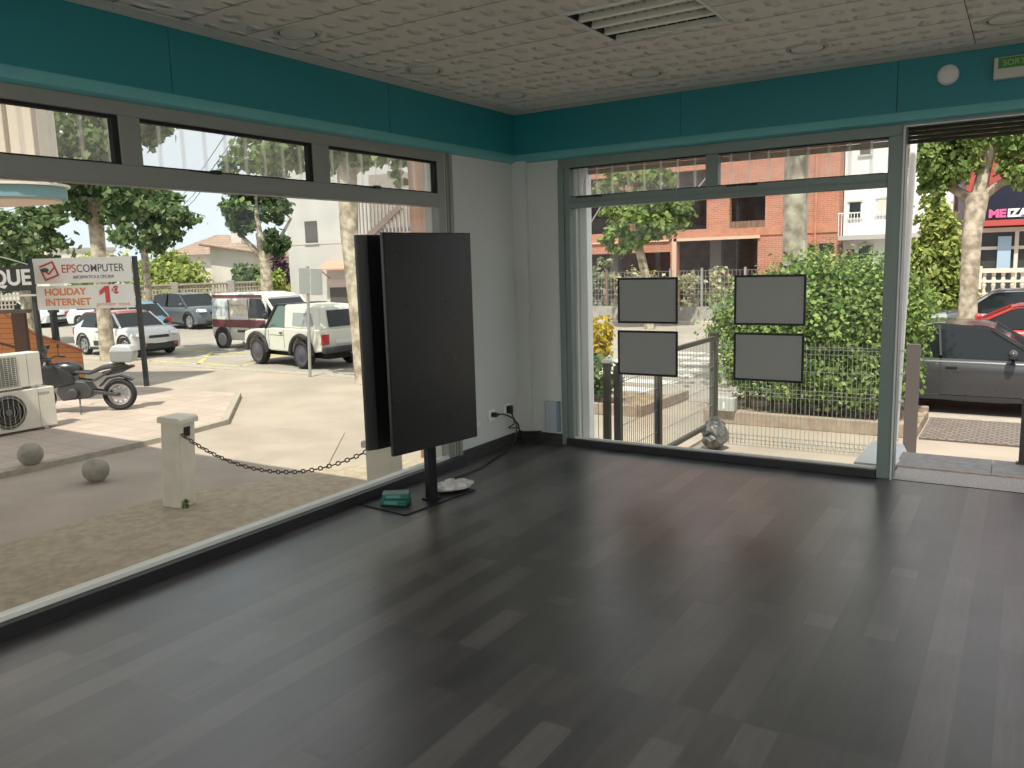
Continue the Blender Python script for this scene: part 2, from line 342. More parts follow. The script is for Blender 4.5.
# plaster cove between fascia and ceiling
M_cove = mat('cove_plaster', (0.60,0.57,0.52), 0.8, bump=0.3, bscale=14)
q = [(0.03,HC-0.012),(0.045,HC-0.012),(0.075,HC-0.006),(0.12,HC-0.002),(0.125,HC+0.001),(0.03,HC+0.001)]
struct('trim_8', MB().prism(q, -9, -0.03, 'Y'), M_cove)
struct('trim_9', MB().prism([(-u,v) for u,v in q], 0.03, 7, 'X'), M_cove)
# baseboards
struct('baseboard_left', MB().box(0,0.014,-0.88,0,0,0.086), M_base)
struct('baseboard_back', MB().box(0.125,0.40,-0.014,0,0,0.086).box(0,0.139,-0.059,-0.045,0,0.086).box(0.125,0.139,-0.045,0,0,0.086).box(3.95,7,-0.014,0,0,0.086), M_base)

# ---- left shop window
wf = MB()
X0, X1 = -0.07, 0.0
wf.box(X0,X1,-6.9,-0.955,2.222,2.31).box(X0,X1,-6.8,-1.035,1.905,2.0)
for a, b in ((-1.035,-0.955),(-6.9,-6.8)): wf.box(X0,X1,a,b,0.0,2.222)
for a, b in ((-2.232,-2.098),(-3.442,-3.335),(-4.68,-4.55),(-5.90,-5.77)): wf.box(X0,X1,a,b,2.0,2.222)
wf.box(0.0,0.006,-6.8,-1.035,1.905,1.918)
w1 = struct('window_1', wf, M_frame, bevel=0.004)
obj('sill_rail', MB().box(-0.075,0.0,-6.8,-1.035,0.0,0.062).box(-0.075,-0.035,-6.8,-1.035,0.062,0.078).box(-0.022,0.003,-6.8,-1.035,0.062,0.086), M_white_al, w1)
obj('sill_box', MB().box(0.004,0.055,-6.9,-0.90,0.0,0.066), M_dark, w1, bevel=0.003)
obj('cover_strip', MB().box(0.0,0.012,-0.95,-0.93,0.0,2.29).box(0.0,0.02,-0.924,-0.885,0.0,2.29).box(0.0,0.006,-0.93,-0.924,0.0,2.29), M_frame, w1)
obj('glass_pane', MB().box(-0.046,-0.040,-6.8,-1.035,0.07,1.905), M_glass, w1)
for a, b in ((-2.098,-1.035),(-3.335,-2.232),(-4.55,-3.442),(-5.77,-4.68)):
    obj('transom_pane', MB().box(-0.050,-0.044,a,b,2.0,2.222), M_glass_l, w1)
    g = MB().box(-0.04,-0.012,a,b,2.206,2.222).box(-0.04,-0.012,a,b,2.0,2.008).box(-0.04,-0.008,b-0.030,b,2.0,2.222).box(-0.04,-0.012,a,a+0.008,2.0,2.222)
    obj('gasket', g, M_gasket, w1)
    obj('winder_arm', MB().bar((-0.005,a+0.25,2.002),(-0.005,a+0.40,1.998),0.012,0.01).box(-0.01,0.02,a+0.38,a+0.43,1.992,2.012), M_black, w1)
# ---- back shop window
wf = MB()
Y0, Y1 = 0.0, 0.07
wf.box(0.40,2.868,Y0,Y1,2.216,2.285).box(0.502,2.79,Y0,Y1,1.905,1.992)
wf.box(0.452,0.502,Y0,Y1,0.0,2.216).box(0.40,0.452,-0.012,Y1,0.0,2.216).box(2.79,2.868,-0.012,Y1,0.0,2.216)
wf.box(1.597,1.689,Y0,Y1,1.992,2.216).box(0.502,2.79,-0.01,0,1.94,1.955)
w2 = struct('window_2', wf, M_frame_r, bevel=0.004)
obj('sill_rail', MB().box(0.5,2.79,0.0,0.07,0.0,0.05).box(0.5,2.79,0.02,0.04,0.05,0.068), M_white_al, w2)
obj('sill_box', MB().box(0.452,2.79,-0.035,-0.001,0.0,0.060), M_dark, w2, bevel=0.003)
obj('glass_pane', MB().box(0.5,2.79,0.040,0.046,0.06,1.905), M_glass, w2)
for a, b in ((0.502,1.597),(1.689,2.79)):
    obj('transom_pane', MB().box(a,b,0.044,0.050,1.992,2.216), M_glass_r, w2)
    obj('gasket', MB().box(a,b,0.012,0.04,2.208,2.216).box(a,b,0.012,0.04,1.992,1.998), M_gasket, w2)
    obj('winder_arm', MB().bar((a+0.06,-0.005,1.985),(a+0.26,-0.005,1.988),0.01).box(a+0.22,a+0.28,-0.02,0.01,1.978,1.996), M_black, w2)
obj('shutter_guide', MB().box(0.455,0.508,0.10,0.20,0.0,2.25).box(0.518,0.582,0.13,0.22,0.0,2.25), mat('white_guide_paint',(0.93,0.92,0.89),0.5), w2, bevel=0.004)
sh = MB()
for i in range(3): sh.box(0.5,2.79,0.17,0.185,2.17+i*0.042,2.208+i*0.042)
M_lath = mat('brown_shutter_lath', (0.055,0.042,0.035), 0.5)
obj('shutter_lath', sh, mat('rosy_shutter_lath', (0.20,0.12,0.095), 0.6), w2)
# ---- shop doorway (open)
d1 = struct('door_1', MB().box(2.868,2.892,-0.012,0.12,0.0,2.285).box(2.892,3.86,-0.012,0.12,2.262,2.285).box(3.86,3.95,-0.012,0.12,0.0,2.285), M_frame_r)
obj('edge_trim', MB().box(2.876,2.886,-0.020,-0.012,0.0,2.268).box(2.876,3.9,-0.020,-0.012,2.262,2.270), M_white_al, d1)
sh = MB()
for i in range(4): sh.prism([(0.075,2.165+i*0.026),(0.088,2.170+i*0.026),(0.088,2.186+i*0.026),(0.075,2.190+i*0.026),(0.068,2.178+i*0.026)], 2.892, 3.86, 'X')
obj('shutter_lath', sh, M_lath, d1)
M_stone = mat('grey_stone', (0.30,0.29,0.28), 0.6, var=0.12, scale=18, bump=0.05)
M_granite = mat('speckled_granite', (0.40,0.37,0.35), 0.55, var=0.3, scale=90)
M_pink = mat('pinkish_stone', (0.50,0.40,0.34), 0.7, var=0.1, scale=20)
obj('threshold', MB().box(2.88,3.95,-0.002,0.36,-0.12,0.001), M_granite, d1)
obj('threshold_joint', MB().box(2.88,7.0,-0.008,-0.003,-0.01,0.0025), M_gasket, d1)
# landing outside the door with steps down
ld = tag(obj('door_landing', MB().box(2.86,3.44,0.372,0.80,-0.05,0.012).box(3.444,4.5,0.372,0.80,-0.05,0.012), M_stone), 'grey stone landing slabs just outside the open doorway', 'landing')
obj('nosing', MB().box(2.86,4.5,0.36,0.372,-0.05,0.012), M_pink, ld)
st = MB()
for i, (y, z) in enumerate(((0.80,-0.05),(1.10,-0.24),(1.40,-0.43),(1.70,-0.62),(2.0,-0.80))): st.box(2.86,4.5,0.25,y,G-0.05,z)
obj('lower_steps', st, M_pink, ld)
sc_ = MB().add([(2.60,0.30,0.02),(2.86,0.30,0.02),(2.90,0.78,0.0),(2.82,1.14,0.0),(2.60,1.14,0.0),(2.60,0.30,G),(2.86,0.30,G),(2.90,0.78,G),(2.82,1.14,G),(2.60,1.14,G)],
    [(0,1,2,3,4),(9,8,7,6,5),(0,5,6,1),(1,6,7,2),(2,7,8,3),(3,8,9,4),(4,9,5,0)])
tag(obj('stair_cheek', sc_, mat('white_masonry_paint', (0.74,0.75,0.76), 0.7)), 'white painted low cheek wall at the left of the doorway', 'cheek wall')
pp = thing('white_pole', 'slim white metal pole with small brackets standing left of the doorway', 'pole', (2.765,1.08,0.022))
obj('shaft', MB().tube([(0,0,0),(0.01,0.16,1.2),(0.012,0.32,2.36)], 0.026, 12), mat('bright_white_enamel',(0.88,0.87,0.83),0.4), pp, smooth=True)
for z_ in (0.30,0.52,0.70): obj('bracket', MB().box(-0.05,0.05,-0.0,0.03,z_+0.01,z_+0.025).box(-0.05,-0.035,-0.03,0.02,z_,z_+0.035), M_white_al, pp)
dp = thing('landing_rail_post', 'dark post at the right edge of the doorway landing', 'post', (3.625,0.76,0.012))
obj('shaft', MB().box(-0.03,0.03,-0.02,0.02,0,0.46), M_steel if False else mat('brown_grey_metal',(0.10,0.09,0.085),0.5,metal=0.3), dp)
obj('foot_plate', MB().box(-0.045,0.045,-0.035,0.035,0,0.008), MATS['brown_grey_metal'], dp)

# ---- luminaire in the ceiling
lm = thing('ceiling_luminaire', 'square recessed four-tube ceiling light with mirrored louvre', 'ceiling light', (LX0,LY0,HC))
W_ = LX1-LX0; D_ = LY1-LY0
obj('housing', MB().box(0,W_,0,D_,0.10,0.12).box(0,0.008,0,D_,0,0.12).box(W_-0.008,W_,0,D_,0,0.12).box(0,W_,0,0.008,0,0.12).box(0,W_,D_-0.008,D_,0,0.12), M_dark, lm)
obj('rim', MB().box(-0.012,W_+0.012,-0.012,0.006,-0.006,-0.0005).box(-0.012,W_+0.012,D_-0.006,D_+0.012,-0.006,-0.0005).box(-0.012,0.006,0,D_,-0.006,-0.0005).box(W_-0.006,W_+0.012,0,D_,-0.006,-0.0005), M_white_al, lm)
M_tube = mat('fluorescent_tube', (0.85,0.83,0.72), 0.4)
for i in range(4):
    y = 0.075 + i*0.15
    obj('lamp_tube', MB().tube([(0.02,y,0.065),(W_-0.02,y,0.065)], 0.014, 12), M_tube, lm, smooth=True)
lv = MB()
for i in range(5): lv.prism([(i*0.145+0.004,0.0),(i*0.145+0.040,0.0),(i*0.145+0.020,0.05)], 0.01, W_-0.01, 'X')
obj('reflector', lv, mat('satin_reflector',(0.86,0.84,0.74),0.35), lm)
lv = MB()
for k in range(11): lv.prism([(0.030+k*0.055,0.022),(0.036+k*0.055,0.022),(0.033+k*0.055,0.06)], 0.01, D_-0.01, 'Y')
obj('cross_louvre', lv, M_chrome, lm)
# ---- downlights
names = ['first round white downlight, nearest the camera along the left window', 'second round white downlight along the left window', 'round white downlight in the far corner of the ceiling',
         'round white downlight left of centre near the back window', 'round white downlight near the back window, left of the doorway', 'round white downlight over the doorway at the right edge']
spots = [(0.40,-2.68),(0.40,-1.655),(0.405,-0.675),(1.435,-0.69),(2.43,-0.68),(3.42,-0.63)]
M_dl = mat('downlight_disc', (0.74,0.72,0.66), 0.5); M_dlr = mat('downlight_ring', (0.50,0.47,0.42), 0.4)
dl0 = thing('downlight', names[0], 'ceiling light', (*spots[0], HC), 0, 'round ceiling downlights')
obj('ring', MB().lathe([(0.118,0.0),(0.118,-0.004),(0.108,-0.010),(0.098,-0.008),(0.096,0.0)], 32), M_dlr, dl0, smooth=True)
obj('diffuser', MB().lathe([(0.088,-0.001),(0.088,-0.006),(0.080,-0.008)], 32), M_dl, dl0, smooth=True)
obj('shadow_gap', MB().lathe([(0.098,-0.0005),(0.098,-0.003),(0.088,-0.003)], 32), M_gasket, dl0)
for s_, n_ in list(zip(spots, names))[1:]: dup(dl0, (*s_, HC), 0, n_)
# fill lamps and glowing panels added behind the camera to brighten the room
for x, y in ((2.0,-7.6),(5.4,-7.6),(5.6,-4.6)):
    a = bpy.data.lights.new('fill_lamp', 'AREA'); a.energy = 52; a.size = 0.6; a.color = (1.0,0.975,0.94); a.shape = 'SQUARE'
    o = bpy.data.objects.new('fill_lamp', a); COL.objects.link(o); o.location = (x,y,HC-0.03)
    t = tag(obj('fill_panel', MB().box(x-0.3,x+0.3,y-0.3,y+0.3,HC-0.02,HC-0.001), mat('fill_glow',(0.8,0.8,0.75),0.5,emit=((1,0.95,0.88),2.5))), 'added square glowing fill panel behind the viewpoint', 'ceiling light', 'added fill panels')
# ---- alarm siren and exit sign on the teal fascia
al = thing('wall_alarm', 'round white alarm disc on the teal fascia above the doorway', 'alarm', (3.108,-0.03,2.537))
Ry = Matrix.Rotation(PI/2, 4, 'X')
obj('base_ring', MB().lathe([(0.058,0),(0.060,0.01),(0.056,0.022)], 32, Ry), M_white_al, al, smooth=True)
obj('cover', MB().lathe([(0.053,0.022),(0.050,0.030),(0.035,0.036),(0.012,0.038)], 32, Ry), M_white, al, smooth=True)
ex = thing('exit_sign', 'green and white exit sign box on the teal fascia at the right edge', 'sign', (3.345,-0.03,2.47))
obj('housing', MB().box(0,0.34,-0.045,0,0.0,0.122), mat('sign_housing',(0.55,0.56,0.50),0.5), ex, bevel=0.004)
obj('green_panel', MB().box(0.022,0.33,-0.049,-0.045,0.058,0.116), mat('exit_green',(0.05,0.22,0.05),0.4), ex)
text('lettering', 'SORTIDA', 0.045, mat('exit_letters',(0.35,0.60,0.22),0.5), ex, (0.045,-0.050,0.085), ext=0.001)

# ---- sockets, plugs, router, cables
sk = thing('wall_socket', 'white wall socket with black plug, nearer the monitors', 'socket', (0,-0.46,0.295), 0, 'wall sockets')
obj('plate', MB().box(0,0.010,-0.045,0.045,-0.045,0.045), mat('socket_white',(0.88,0.88,0.86),0.4), sk, bevel=0.003)
obj('well', MB().lathe([(0.022,0.010),(0.022,0.012),(0.018,0.011)], 20, Matrix.Rotation(PI/2,4,'Y')), M_white_al, sk)
sk2 = dup(sk, (0,-0.225,0.30), 0, 'white wall socket nearest the far corner')
bp_ = tag(obj('blank_plate', MB().box(0,0.008,-0.04,0.04,-0.025,0.025), M_white, bevel=0.003, loc=(0,-0.665,0.26)), 'small white blank wall plate just right of the monitor', 'wall plate')
cb = thing('power_cable', 'black power cable from the socket across the floor to the monitor stand', 'cable', (0,0,0))
pts = []
ctrl = [(0.05,-0.45,0.30),(0.09,-0.38,0.29),(0.13,-0.30,0.22),(0.14,-0.32,0.10),(0.14,-0.42,0.02),(0.18,-0.70,0.008),(0.24,-0.98,0.008),(0.24,-1.2,0.008),(0.25,-1.44,0.012),(0.34,-1.68,0.014)]
def smoothpath(c, n=8):
    c = [Vector(x) for x in c]; out = []
    for i in range(len(c)-1):
        p0 = c[max(i-1,0)]; p1 = c[i]; p2 = c[i+1]; p3 = c[min(i+2,len(c)-1)]
        for k in range(n):
            t = k/n; out.append(0.5*((2*p1)+(p2-p0)*t+(2*p0-5*p1+4*p2-p3)*t*t+(3*p1-p0-3*p2+p3)*t**3))
    out.append(c[-1]); return out
obj('lead', MB().tube(smoothpath(ctrl), 0.006, 8), M_black, cb, smooth=True)
obj('plug', MB().tube([(0.012,-0.46,0.298),(0.045,-0.455,0.298),(0.06,-0.43,0.30)], [0.021,0.021,0.008], 12), M_black, cb, smooth=True)
cb = thing('adapter_cable', 'tangled black adapter leads hanging from the corner socket', 'cable', (0,0,0))
obj('plug', MB().box(0.012,0.05,-0.25,-0.20,0.27,0.335), M_black, cb, bevel=0.006)
obj('lead', MB().tube(smoothpath([(0.04,-0.225,0.28),(0.07,-0.22,0.22),(0.09,-0.19,0.17),(0.07,-0.16,0.14),(0.06,-0.11,0.10),(0.10,-0.09,0.095),(0.22,-0.04,0.10)]), 0.006, 8).tube(smoothpath([(0.045,-0.22,0.28),(0.09,-0.26,0.20),(0.05,-0.28,0.16),(0.09,-0.20,0.15),(0.07,-0.15,0.12),(0.06,-0.10,0.02),(0.12,-0.12,0.008)]), 0.005, 8), M_black, cb, smooth=True)
rt = thing('router_box', 'flat pale grey box on the wall beside the back window', 'box', (0.25,0,0.105))
obj('body', MB().box(0,0.11,-0.03,0,0,0.25), mat('pale_grey_plastic',(0.42,0.46,0.50),0.5), rt, bevel=0.004)
obj('side_cap', MB().box(0.11,0.135,-0.032,0,0,0.255), mat('blue_grey_plastic',(0.20,0.26,0.33),0.5), rt, bevel=0.004)

# ---- double-sided monitor stand
ms = thing('monitor_stand', 'black floor stand holding two portrait monitors back to back', 'monitor stand', (0,0,0))
M_stand = mat('black_steel', (0.014,0.014,0.015), 0.4, metal=0.3)
obj('base_plate', MB().prism([(0.05,-2.08),(0.47,-2.12),(0.54,-1.48),(0.10,-1.44)], 0.0, 0.009, 'Z'), M_stand, ms)
Mr = Matrix.Rotation(math.radians(79), 4, 'Z')
obj('pole', MB().box(-0.035,0.035,-0.022,0.022,0.009,1.45, Matrix.Translation((0.41,-1.78,0)) @ Mr), M_stand, ms, bevel=0.004)
obj('foot_bracket', MB().box(-0.05,0.05,-0.04,0.04,0.009,0.02, Matrix.Translation((0.41,-1.78,0)) @ Mr), M_stand, ms)
def monitor(name, label, c, w, h, flip):
    t = thing(name, label, 'monitor', (c[0], c[1], 0), math.radians(79), 'portrait monitors on the stand')
    z0, z1 = c[2]; s = -1 if flip else 1
    # local x along the screen width, local -y the viewing side
    obj('casing', MB().prism([(-w/2,-0.012*s),(w/2,-0.012*s),(w/2,0.012*s),(w/2-0.06,0.035*s),(-w/2+0.06,0.035*s),(-w/2,0.012*s)], z0, z1, 'Z'), M_black, t, bevel=0.003)
    obj('screen', MB().box(-w/2+0.008,w/2-0.008,min(-0.012*s,-0.0145*s),max(-0.012*s,-0.0145*s),z0+0.010,z1-0.008), mat('dark_screen',(0.016,0.017,0.017),0.28,spec=0.55), t)
    obj('mount', MB().box(-0.15,0.15,min(0.035*s,0.07*s),max(0.035*s,0.07*s),0.85,1.25), M_stand, t)
    return t
monitor('monitor', 'large black portrait monitor facing the room, front one on the stand', (0.555,-1.895,(0.395,1.688)), 0.685, 1.28, False)
monitor('monitor', 'black portrait monitor facing the street, back one on the stand', (0.325,-1.86,(0.40,1.683)), 0.685, 1.27, True)
# things lying on the base plate
bx = thing('small_box', 'small teal-green box lying on the stand base', 'box', (0.27,-1.97,0.0095), math.radians(18), 'green boxes on the stand base')
obj('carton', MB().box(-0.085,0.085,-0.05,0.05,0,0.035), mat('teal_card',(0.015,0.12,0.10),0.45), bx, bevel=0.004)
obj('label_panel', MB().box(-0.06,0.03,-0.0505,-0.0500,0.008,0.028), mat('pale_teal_card',(0.10,0.28,0.25),0.5), bx)
b2 = dup(bx, (0.262,-1.955,0.0452), math.radians(35), 'upper teal-green box, turned on top of the other one')
def plastic_bag():
    m = MB(); rnd = random.Random(3); n = 22; r_ = 12; vs = []
    m.ball((0,0,0.032), (0.15,0.075,0.032), n, r_)
    for i, v in enumerate(m.v):
        k = 1 + 0.16*math.sin(v[0]*70+v[1]*45) + 0.1*rnd.uniform(-1,1); m.v[i] = (v[0]*(1+0.08*rnd.uniform(-1,1)), v[1]*k, max(0.0, v[2]*k))
    return m
tag(obj('plastic_bag', plastic_bag(), mat('white_polythene',(0.62,0.62,0.60),0.35,var=0.15,scale=22,bump=0.5), smooth=True, loc=(0.42,-1.56,0.0095), rot=(0,0,math.radians(62))), 'crumpled white plastic bag on the back end of the stand base', 'bag')

# ---- four hanging display frames in the back window
M_fr = mat('display_black', (0.006,0.006,0.007), 0.4); M_dp = mat('display_back', (0.34,0.35,0.335), 0.35, spec=0.4); M_dp2 = mat('display_strip', (0.12,0.125,0.12), 0.3)
def display(x0, x1, z0, z1, label):
    t = thing('hanging_display', label, 'display frame', (x0,0,z0), 0, 'framed displays hung in the back window'); w = x1-x0; h = z1-z0; e = 0.016
    obj('border', MB().box(0,w,-0.028,-0.014,0,e).box(0,w,-0.028,-0.014,h-e,h).box(0,e,-0.028,-0.014,e,h-e).box(w-e,w,-0.028,-0.014,e,h-e), M_fr, t, bevel=0.002)
    obj('panel', MB().box(e,w-e,-0.024,-0.016,e,h-e), M_dp, t)
    return t
display(0.918,1.402,1.012,1.358,'upper left grey display in a black frame, nearer the corner')
display(1.822,2.315,1.012,1.364,'upper right grey display in a black frame, nearer the doorway')
display(0.915,1.402,0.612,0.957,'lower left grey display in a black frame, nearer the corner')
display(1.822,2.310,0.616,0.960,'lower right grey display in a black frame, nearer the doorway')
hw = MB()
for x in (0.93,1.39,1.835,2.30): hw.tube([(x,-0.020,0.62),(x,-0.020,2.0)], 0.0008, 4)
tag(obj('display_cable', hw, M_steel), 'thin steel cables holding the framed displays in the back window', 'cable')
# ================================================================== OUTDOORS
def foliage(name, blobs, leaf, m, parent=None, seed=1, flat=0.5):
    # blobs: (centre, radii, number of leaves); leaves fill the outer shell of each ellipsoid
    rng = np.random.default_rng(seed); V = []; 
    for c, r, n in blobs:
        k = max(6, n//38); d = rng.normal(size=(k,3)); d /= np.linalg.norm(d, axis=1)[:,None]
        pc = d*(0.35 + 0.6*rng.random(k)**0.5)[:,None]; idx = rng.integers(0, k, n)
        off = rng.normal(size=(n,3))*0.13; p = pc[idx] + off; d = p/np.maximum(1e-3, np.linalg.norm(p, axis=1))[:,None]
        p = np.array(c) + p*np.array(r)
        nr = rng.normal(size=(n,3)) + d*0.9 + np.array([0,0,flat]); nr /= np.linalg.norm(nr, axis=1)[:,None]
        t = np.cross(nr, rng.normal(size=(n,3))); t /= np.linalg.norm(t, axis=1)[:,None]; b = np.cross(nr, t)
        s = leaf*(0.6+0.8*rng.random(n))[:,None]
        q = np.stack([p - t*s*0.55, p - b*s*0.42 + t*s*0.08 + nr*s*0.1, p + t*s*0.6, p + b*s*0.42 + t*s*0.08 + nr*s*0.1], axis=1)
        V.append(q.reshape(-1,3))
    V = np.concatenate(V); nf = len(V)//4
    me = bpy.data.meshes.new(name); me.vertices.add(len(V)); me.vertices.foreach_set('co', V.astype(np.float32).ravel())
    me.loops.add(len(V)); me.loops.foreach_set('vertex_index', np.arange(len(V), dtype=np.int32))
    me.polygons.add(nf); me.polygons.foreach_set('loop_start', np.arange(0, len(V), 4, dtype=np.int32)); me.polygons.foreach_set('loop_total', np.full(nf, 4, dtype=np.int32))
    me.update(calc_edges=True); me.validate(); me.materials.append(m)
    o = bpy.data.objects.new(name, me); COL.objects.link(o)
    if parent: o.parent = parent
    return o
def tree(label, base, path, radii, branches, blobs, leaf=0.22, lm=None, bark=None, seed=1, group='plane trees along the street', cat='tree', name='plane_tree'):
    t = thing(name, label, cat, base, 0, group)
    m = MB().tube(path, radii, 14)
    obj('trunk', m, bark or M_bark, t, smooth=True)
    for b in branches:
        obj('branch', MB().tube(b[0], b[1], 8), bark or M_bark, t, smooth=True)
    foliage('foliage', blobs, leaf, lm or L_plane, t, seed)
    return t
def shrub(name, label, base, blobs, leaf, lm, stems=4, seed=1, group=None, cat='shrub'):
    t = thing(name, label, cat, base, 0, group)
    foliage('foliage', blobs, leaf, lm, t, seed)
    rnd = random.Random(seed); m = MB(); c = blobs[0][0]
    for k in range(stems):
        a = 2*PI*k/stems; m.tube([(0.12*math.cos(a),0.12*math.sin(a),0),(c[0]+0.5*math.cos(a)*blobs[0][1][0],c[1]+0.5*math.sin(a)*blobs[0][1][1],c[2])], [0.03,0.012], 6)
    o = obj('stems', m, M_barkd, t)
    return t

# ---- ground
M_sand = mat('sandy_gravel', (0.44,0.37,0.275), 0.95, scale=11.0, col2=(0.35,0.285,0.205), bump=1.0, bscale=55)
M_conc = mat('smooth_concrete', (0.355,0.30,0.245), 0.9, var=0.09, scale=1.2, bump=0.15, bscale=40)
M_pave = mat('pale_pavement', (0.36,0.308,0.25), 0.9, var=0.10, scale=0.8, bump=0.15, bscale=30)
M_road = mat('worn_asphalt', (0.33,0.30,0.26), 0.9, var=0.08, scale=0.7, bump=0.2, bscale=50)
M_tilep = brickmat('pink_paving', (0.46,0.375,0.31), (0.40,0.325,0.275), (0.31,0.26,0.22), 0.4, 0.4, 'XY', 0, 0.01, bump=0.2)
M_kerb = mat('kerb_stone', (0.36,0.32,0.26), 0.9, var=0.1)
struct('floor_road', MB().box(-90,60,7.9,24.6,-1.5,RD), M_road)
struct('floor_pavement', MB().box(-90,60,-30,7.55,-1.5,G-0.02), M_pave)
struct('trim_10', MB().box(-90,60,7.55,7.9,-1.5,G-0.01), M_kerb)
struct('floor_far_pavement', MB().box(-90,60,24.6,60,-1.5,-0.98), mat('far_pavement', (0.50,0.45,0.38), 0.9, var=0.08))
gv = tag(obj('gravel_strip', MB().add([(-4.33,-9,G),(-0.25,-9,G),(-0.25,2.6,G),(-2.0,3.4,G),(-3.6,1.2,G),(-4.33,-0.5,G)], [(0,1,2,3,4,5)]), M_sand), 'sandy gravel strip right under the left window', 'gravel', kind='stuff')
gv.location.z = 0.004
cn = tag(obj('concrete_apron', MB().add([(-7.03,-9,G-0.004),(-4.33,-9,G-0.004),(-4.33,-0.5,G-0.004),(-3.6,1.2,G-0.004),(-5.0,3.0,G-0.004),(-7.2,2.7,G-0.004)], [(0,1,2,3,4,5)]), M_conc), 'smooth grey concrete walkway between gravel and raised terrace', 'concrete path')
cn.location.z = -0.002
# raised terrace with kerb
tp = [(-7.03,-9),(-7.06,1.3),(-7.27,2.62),(-9.46,4.68),(-13.0,4.30),(-19.0,3.9),(-19.0,-9)]
tr = tag(obj('paved_terrace', MB().prism(tp, G-0.05, G+0.06, 'Z'), M_tilep), 'raised pinkish paved terrace under the parked motorcycle', 'terrace')
kb = MB()
for a, b in zip(tp[:4], tp[1:4]): kb.bar((a[0],a[1],G+0.025),(b[0],b[1],G+0.025),0.12,0.09)
obj('kerb', kb, M_kerb, tr)
TZ = G + 0.06
# yellow hatch on the road
yl = MB(); z = RD+0.004
def strip(m, a, b, w):
    a = Vector((*a,z)); b = Vector((*b,z)); d = (b-a).normalized(); n = Vector((-d.y,d.x,0))*w/2
    m.add([a-n,b-n,b+n,a+n], [(0,1,2,3)])
for a, b in (((-22,8.7),(-14.5,8.9)),((-22,11.3),(-15.5,11.3)),((-18.5,8.8),(-16.2,11.3)),((-16.2,8.8),(-18.8,11.3)),((-21,8.8),(-19,11.3)),((-14.5,8.9),(-15.5,11.3))): strip(yl,a,b,0.13)
tag(obj('road_marking', yl, mat('faded_yellow_paint',(0.55,0.46,0.16),0.85,var=0.25,scale=8)), 'faded yellow crossed hatch painted on the road before the vans', 'road marking')
zb = MB()
for k in range(7): strip(zb, (-5.6+0.05*k,9.2+k*1.05), (-2.6+0.05*k,9.2+k*1.05), 0.5)
tag(obj('zebra_crossing', zb, mat('white_road_paint',(0.62,0.60,0.55),0.85,var=0.2,scale=6)), 'worn white zebra crossing stripes seen through the back window', 'road marking')

# ---- bollards and chain
M_bol = mat('cream_masonry_paint', (0.66,0.62,0.53), 0.85, var=0.06, scale=6, bump=0.15)
bo = thing('masonry_bollard', 'cream square masonry bollard in full view left of the monitors', 'bollard', (-3.92,-0.62,G), math.radians(14), 'masonry bollards joined by a chain')
obj('shaft', MB().box(-0.118,0.118,-0.118,0.118,0,0.90), M_bol, bo, bevel=0.008)
obj('cap', MB().prism([(-0.145,0.90),(0.145,0.90),(0.145,0.95),(0.12,0.965),(-0.12,0.965),(-0.145,0.95)], -0.145, 0.145, 'Y'), M_bol, bo, bevel=0.006)
obj('chain_plate', MB().box(0.1185,0.126,-0.055,0.035,0.76,0.86), M_gasket, bo)
bo2 = dup(bo, (-1.12,-0.50,G), math.radians(14), 'cream masonry bollard mostly hidden behind the monitors')
wd = foliage('weed_tuft', [((-3.83,-0.66,G+0.04),(0.09,0.07,0.06),160)], 0.05, L_hedge); tag(wd, 'small green weed tuft at the foot of the nearest full bollard', 'weed')
bpy.data.objects.remove([c for c in bo2.children if c.name.startswith('chain_plate')][0]); bo.rotation_euler = (math.radians(-1.5), math.radians(3.2), math.radians(14)); ch = MB(); A = Vector((-3.79,-0.65,G+0.81)); B = Vector((-1.27,-0.54,G+0.84)); n = 46
cp = [A.lerp(B, i/n) - Vector((0,0,0.30*(1-(2*i/n-1)**2))) for i in range(n+1)]
for i in range(n):
    a, b = cp[i], cp[i+1]; d = (b-a).normalized(); c = (a+b)/2; L = (b-a).length*0.72; s = Vector((0,0,1)) if i % 2 else Vector((0,1,0)); s = (s - d*s.dot(d)).normalized()*0.016
    ch.tube([c-d*L*.6+s*.2, c-d*L*.4+s, c+d*L*.4+s, c+d*L*.6+s*.2, c+d*L*.6-s*.2, c+d*L*.4-s, c-d*L*.4-s, c-d*L*.6-s*.2, c-d*L*.6+s*.2], 0.0065, 5)
tag(obj('bollard_chain', ch, mat('rusty_iron',(0.10,0.07,0.05),0.7,metal=0.4)), 'rusty iron chain sagging between the two masonry bollards', 'chain')
# ---- stone balls
M_ball = mat('granite_ball', (0.30,0.27,0.23), 0.85, var=0.15, scale=10, bump=0.3)
s1 = thing('stone_ball', 'round stone ball on the terrace edge by the air conditioners', 'stone ball', (-7.10,-0.50,TZ-0.005), 0, 'stone balls on the ground')
obj('sphere', MB().ball((0,0,0.145),0.15,28,18), M_ball, s1, smooth=True)
obj('footing', MB().lathe([(0.07,0),(0.06,0.012)],20), M_ball, s1)
dup(s1, (-5.72,-0.46,G-0.006), 0.7, 'stone ball on the concrete between terrace and bollard')
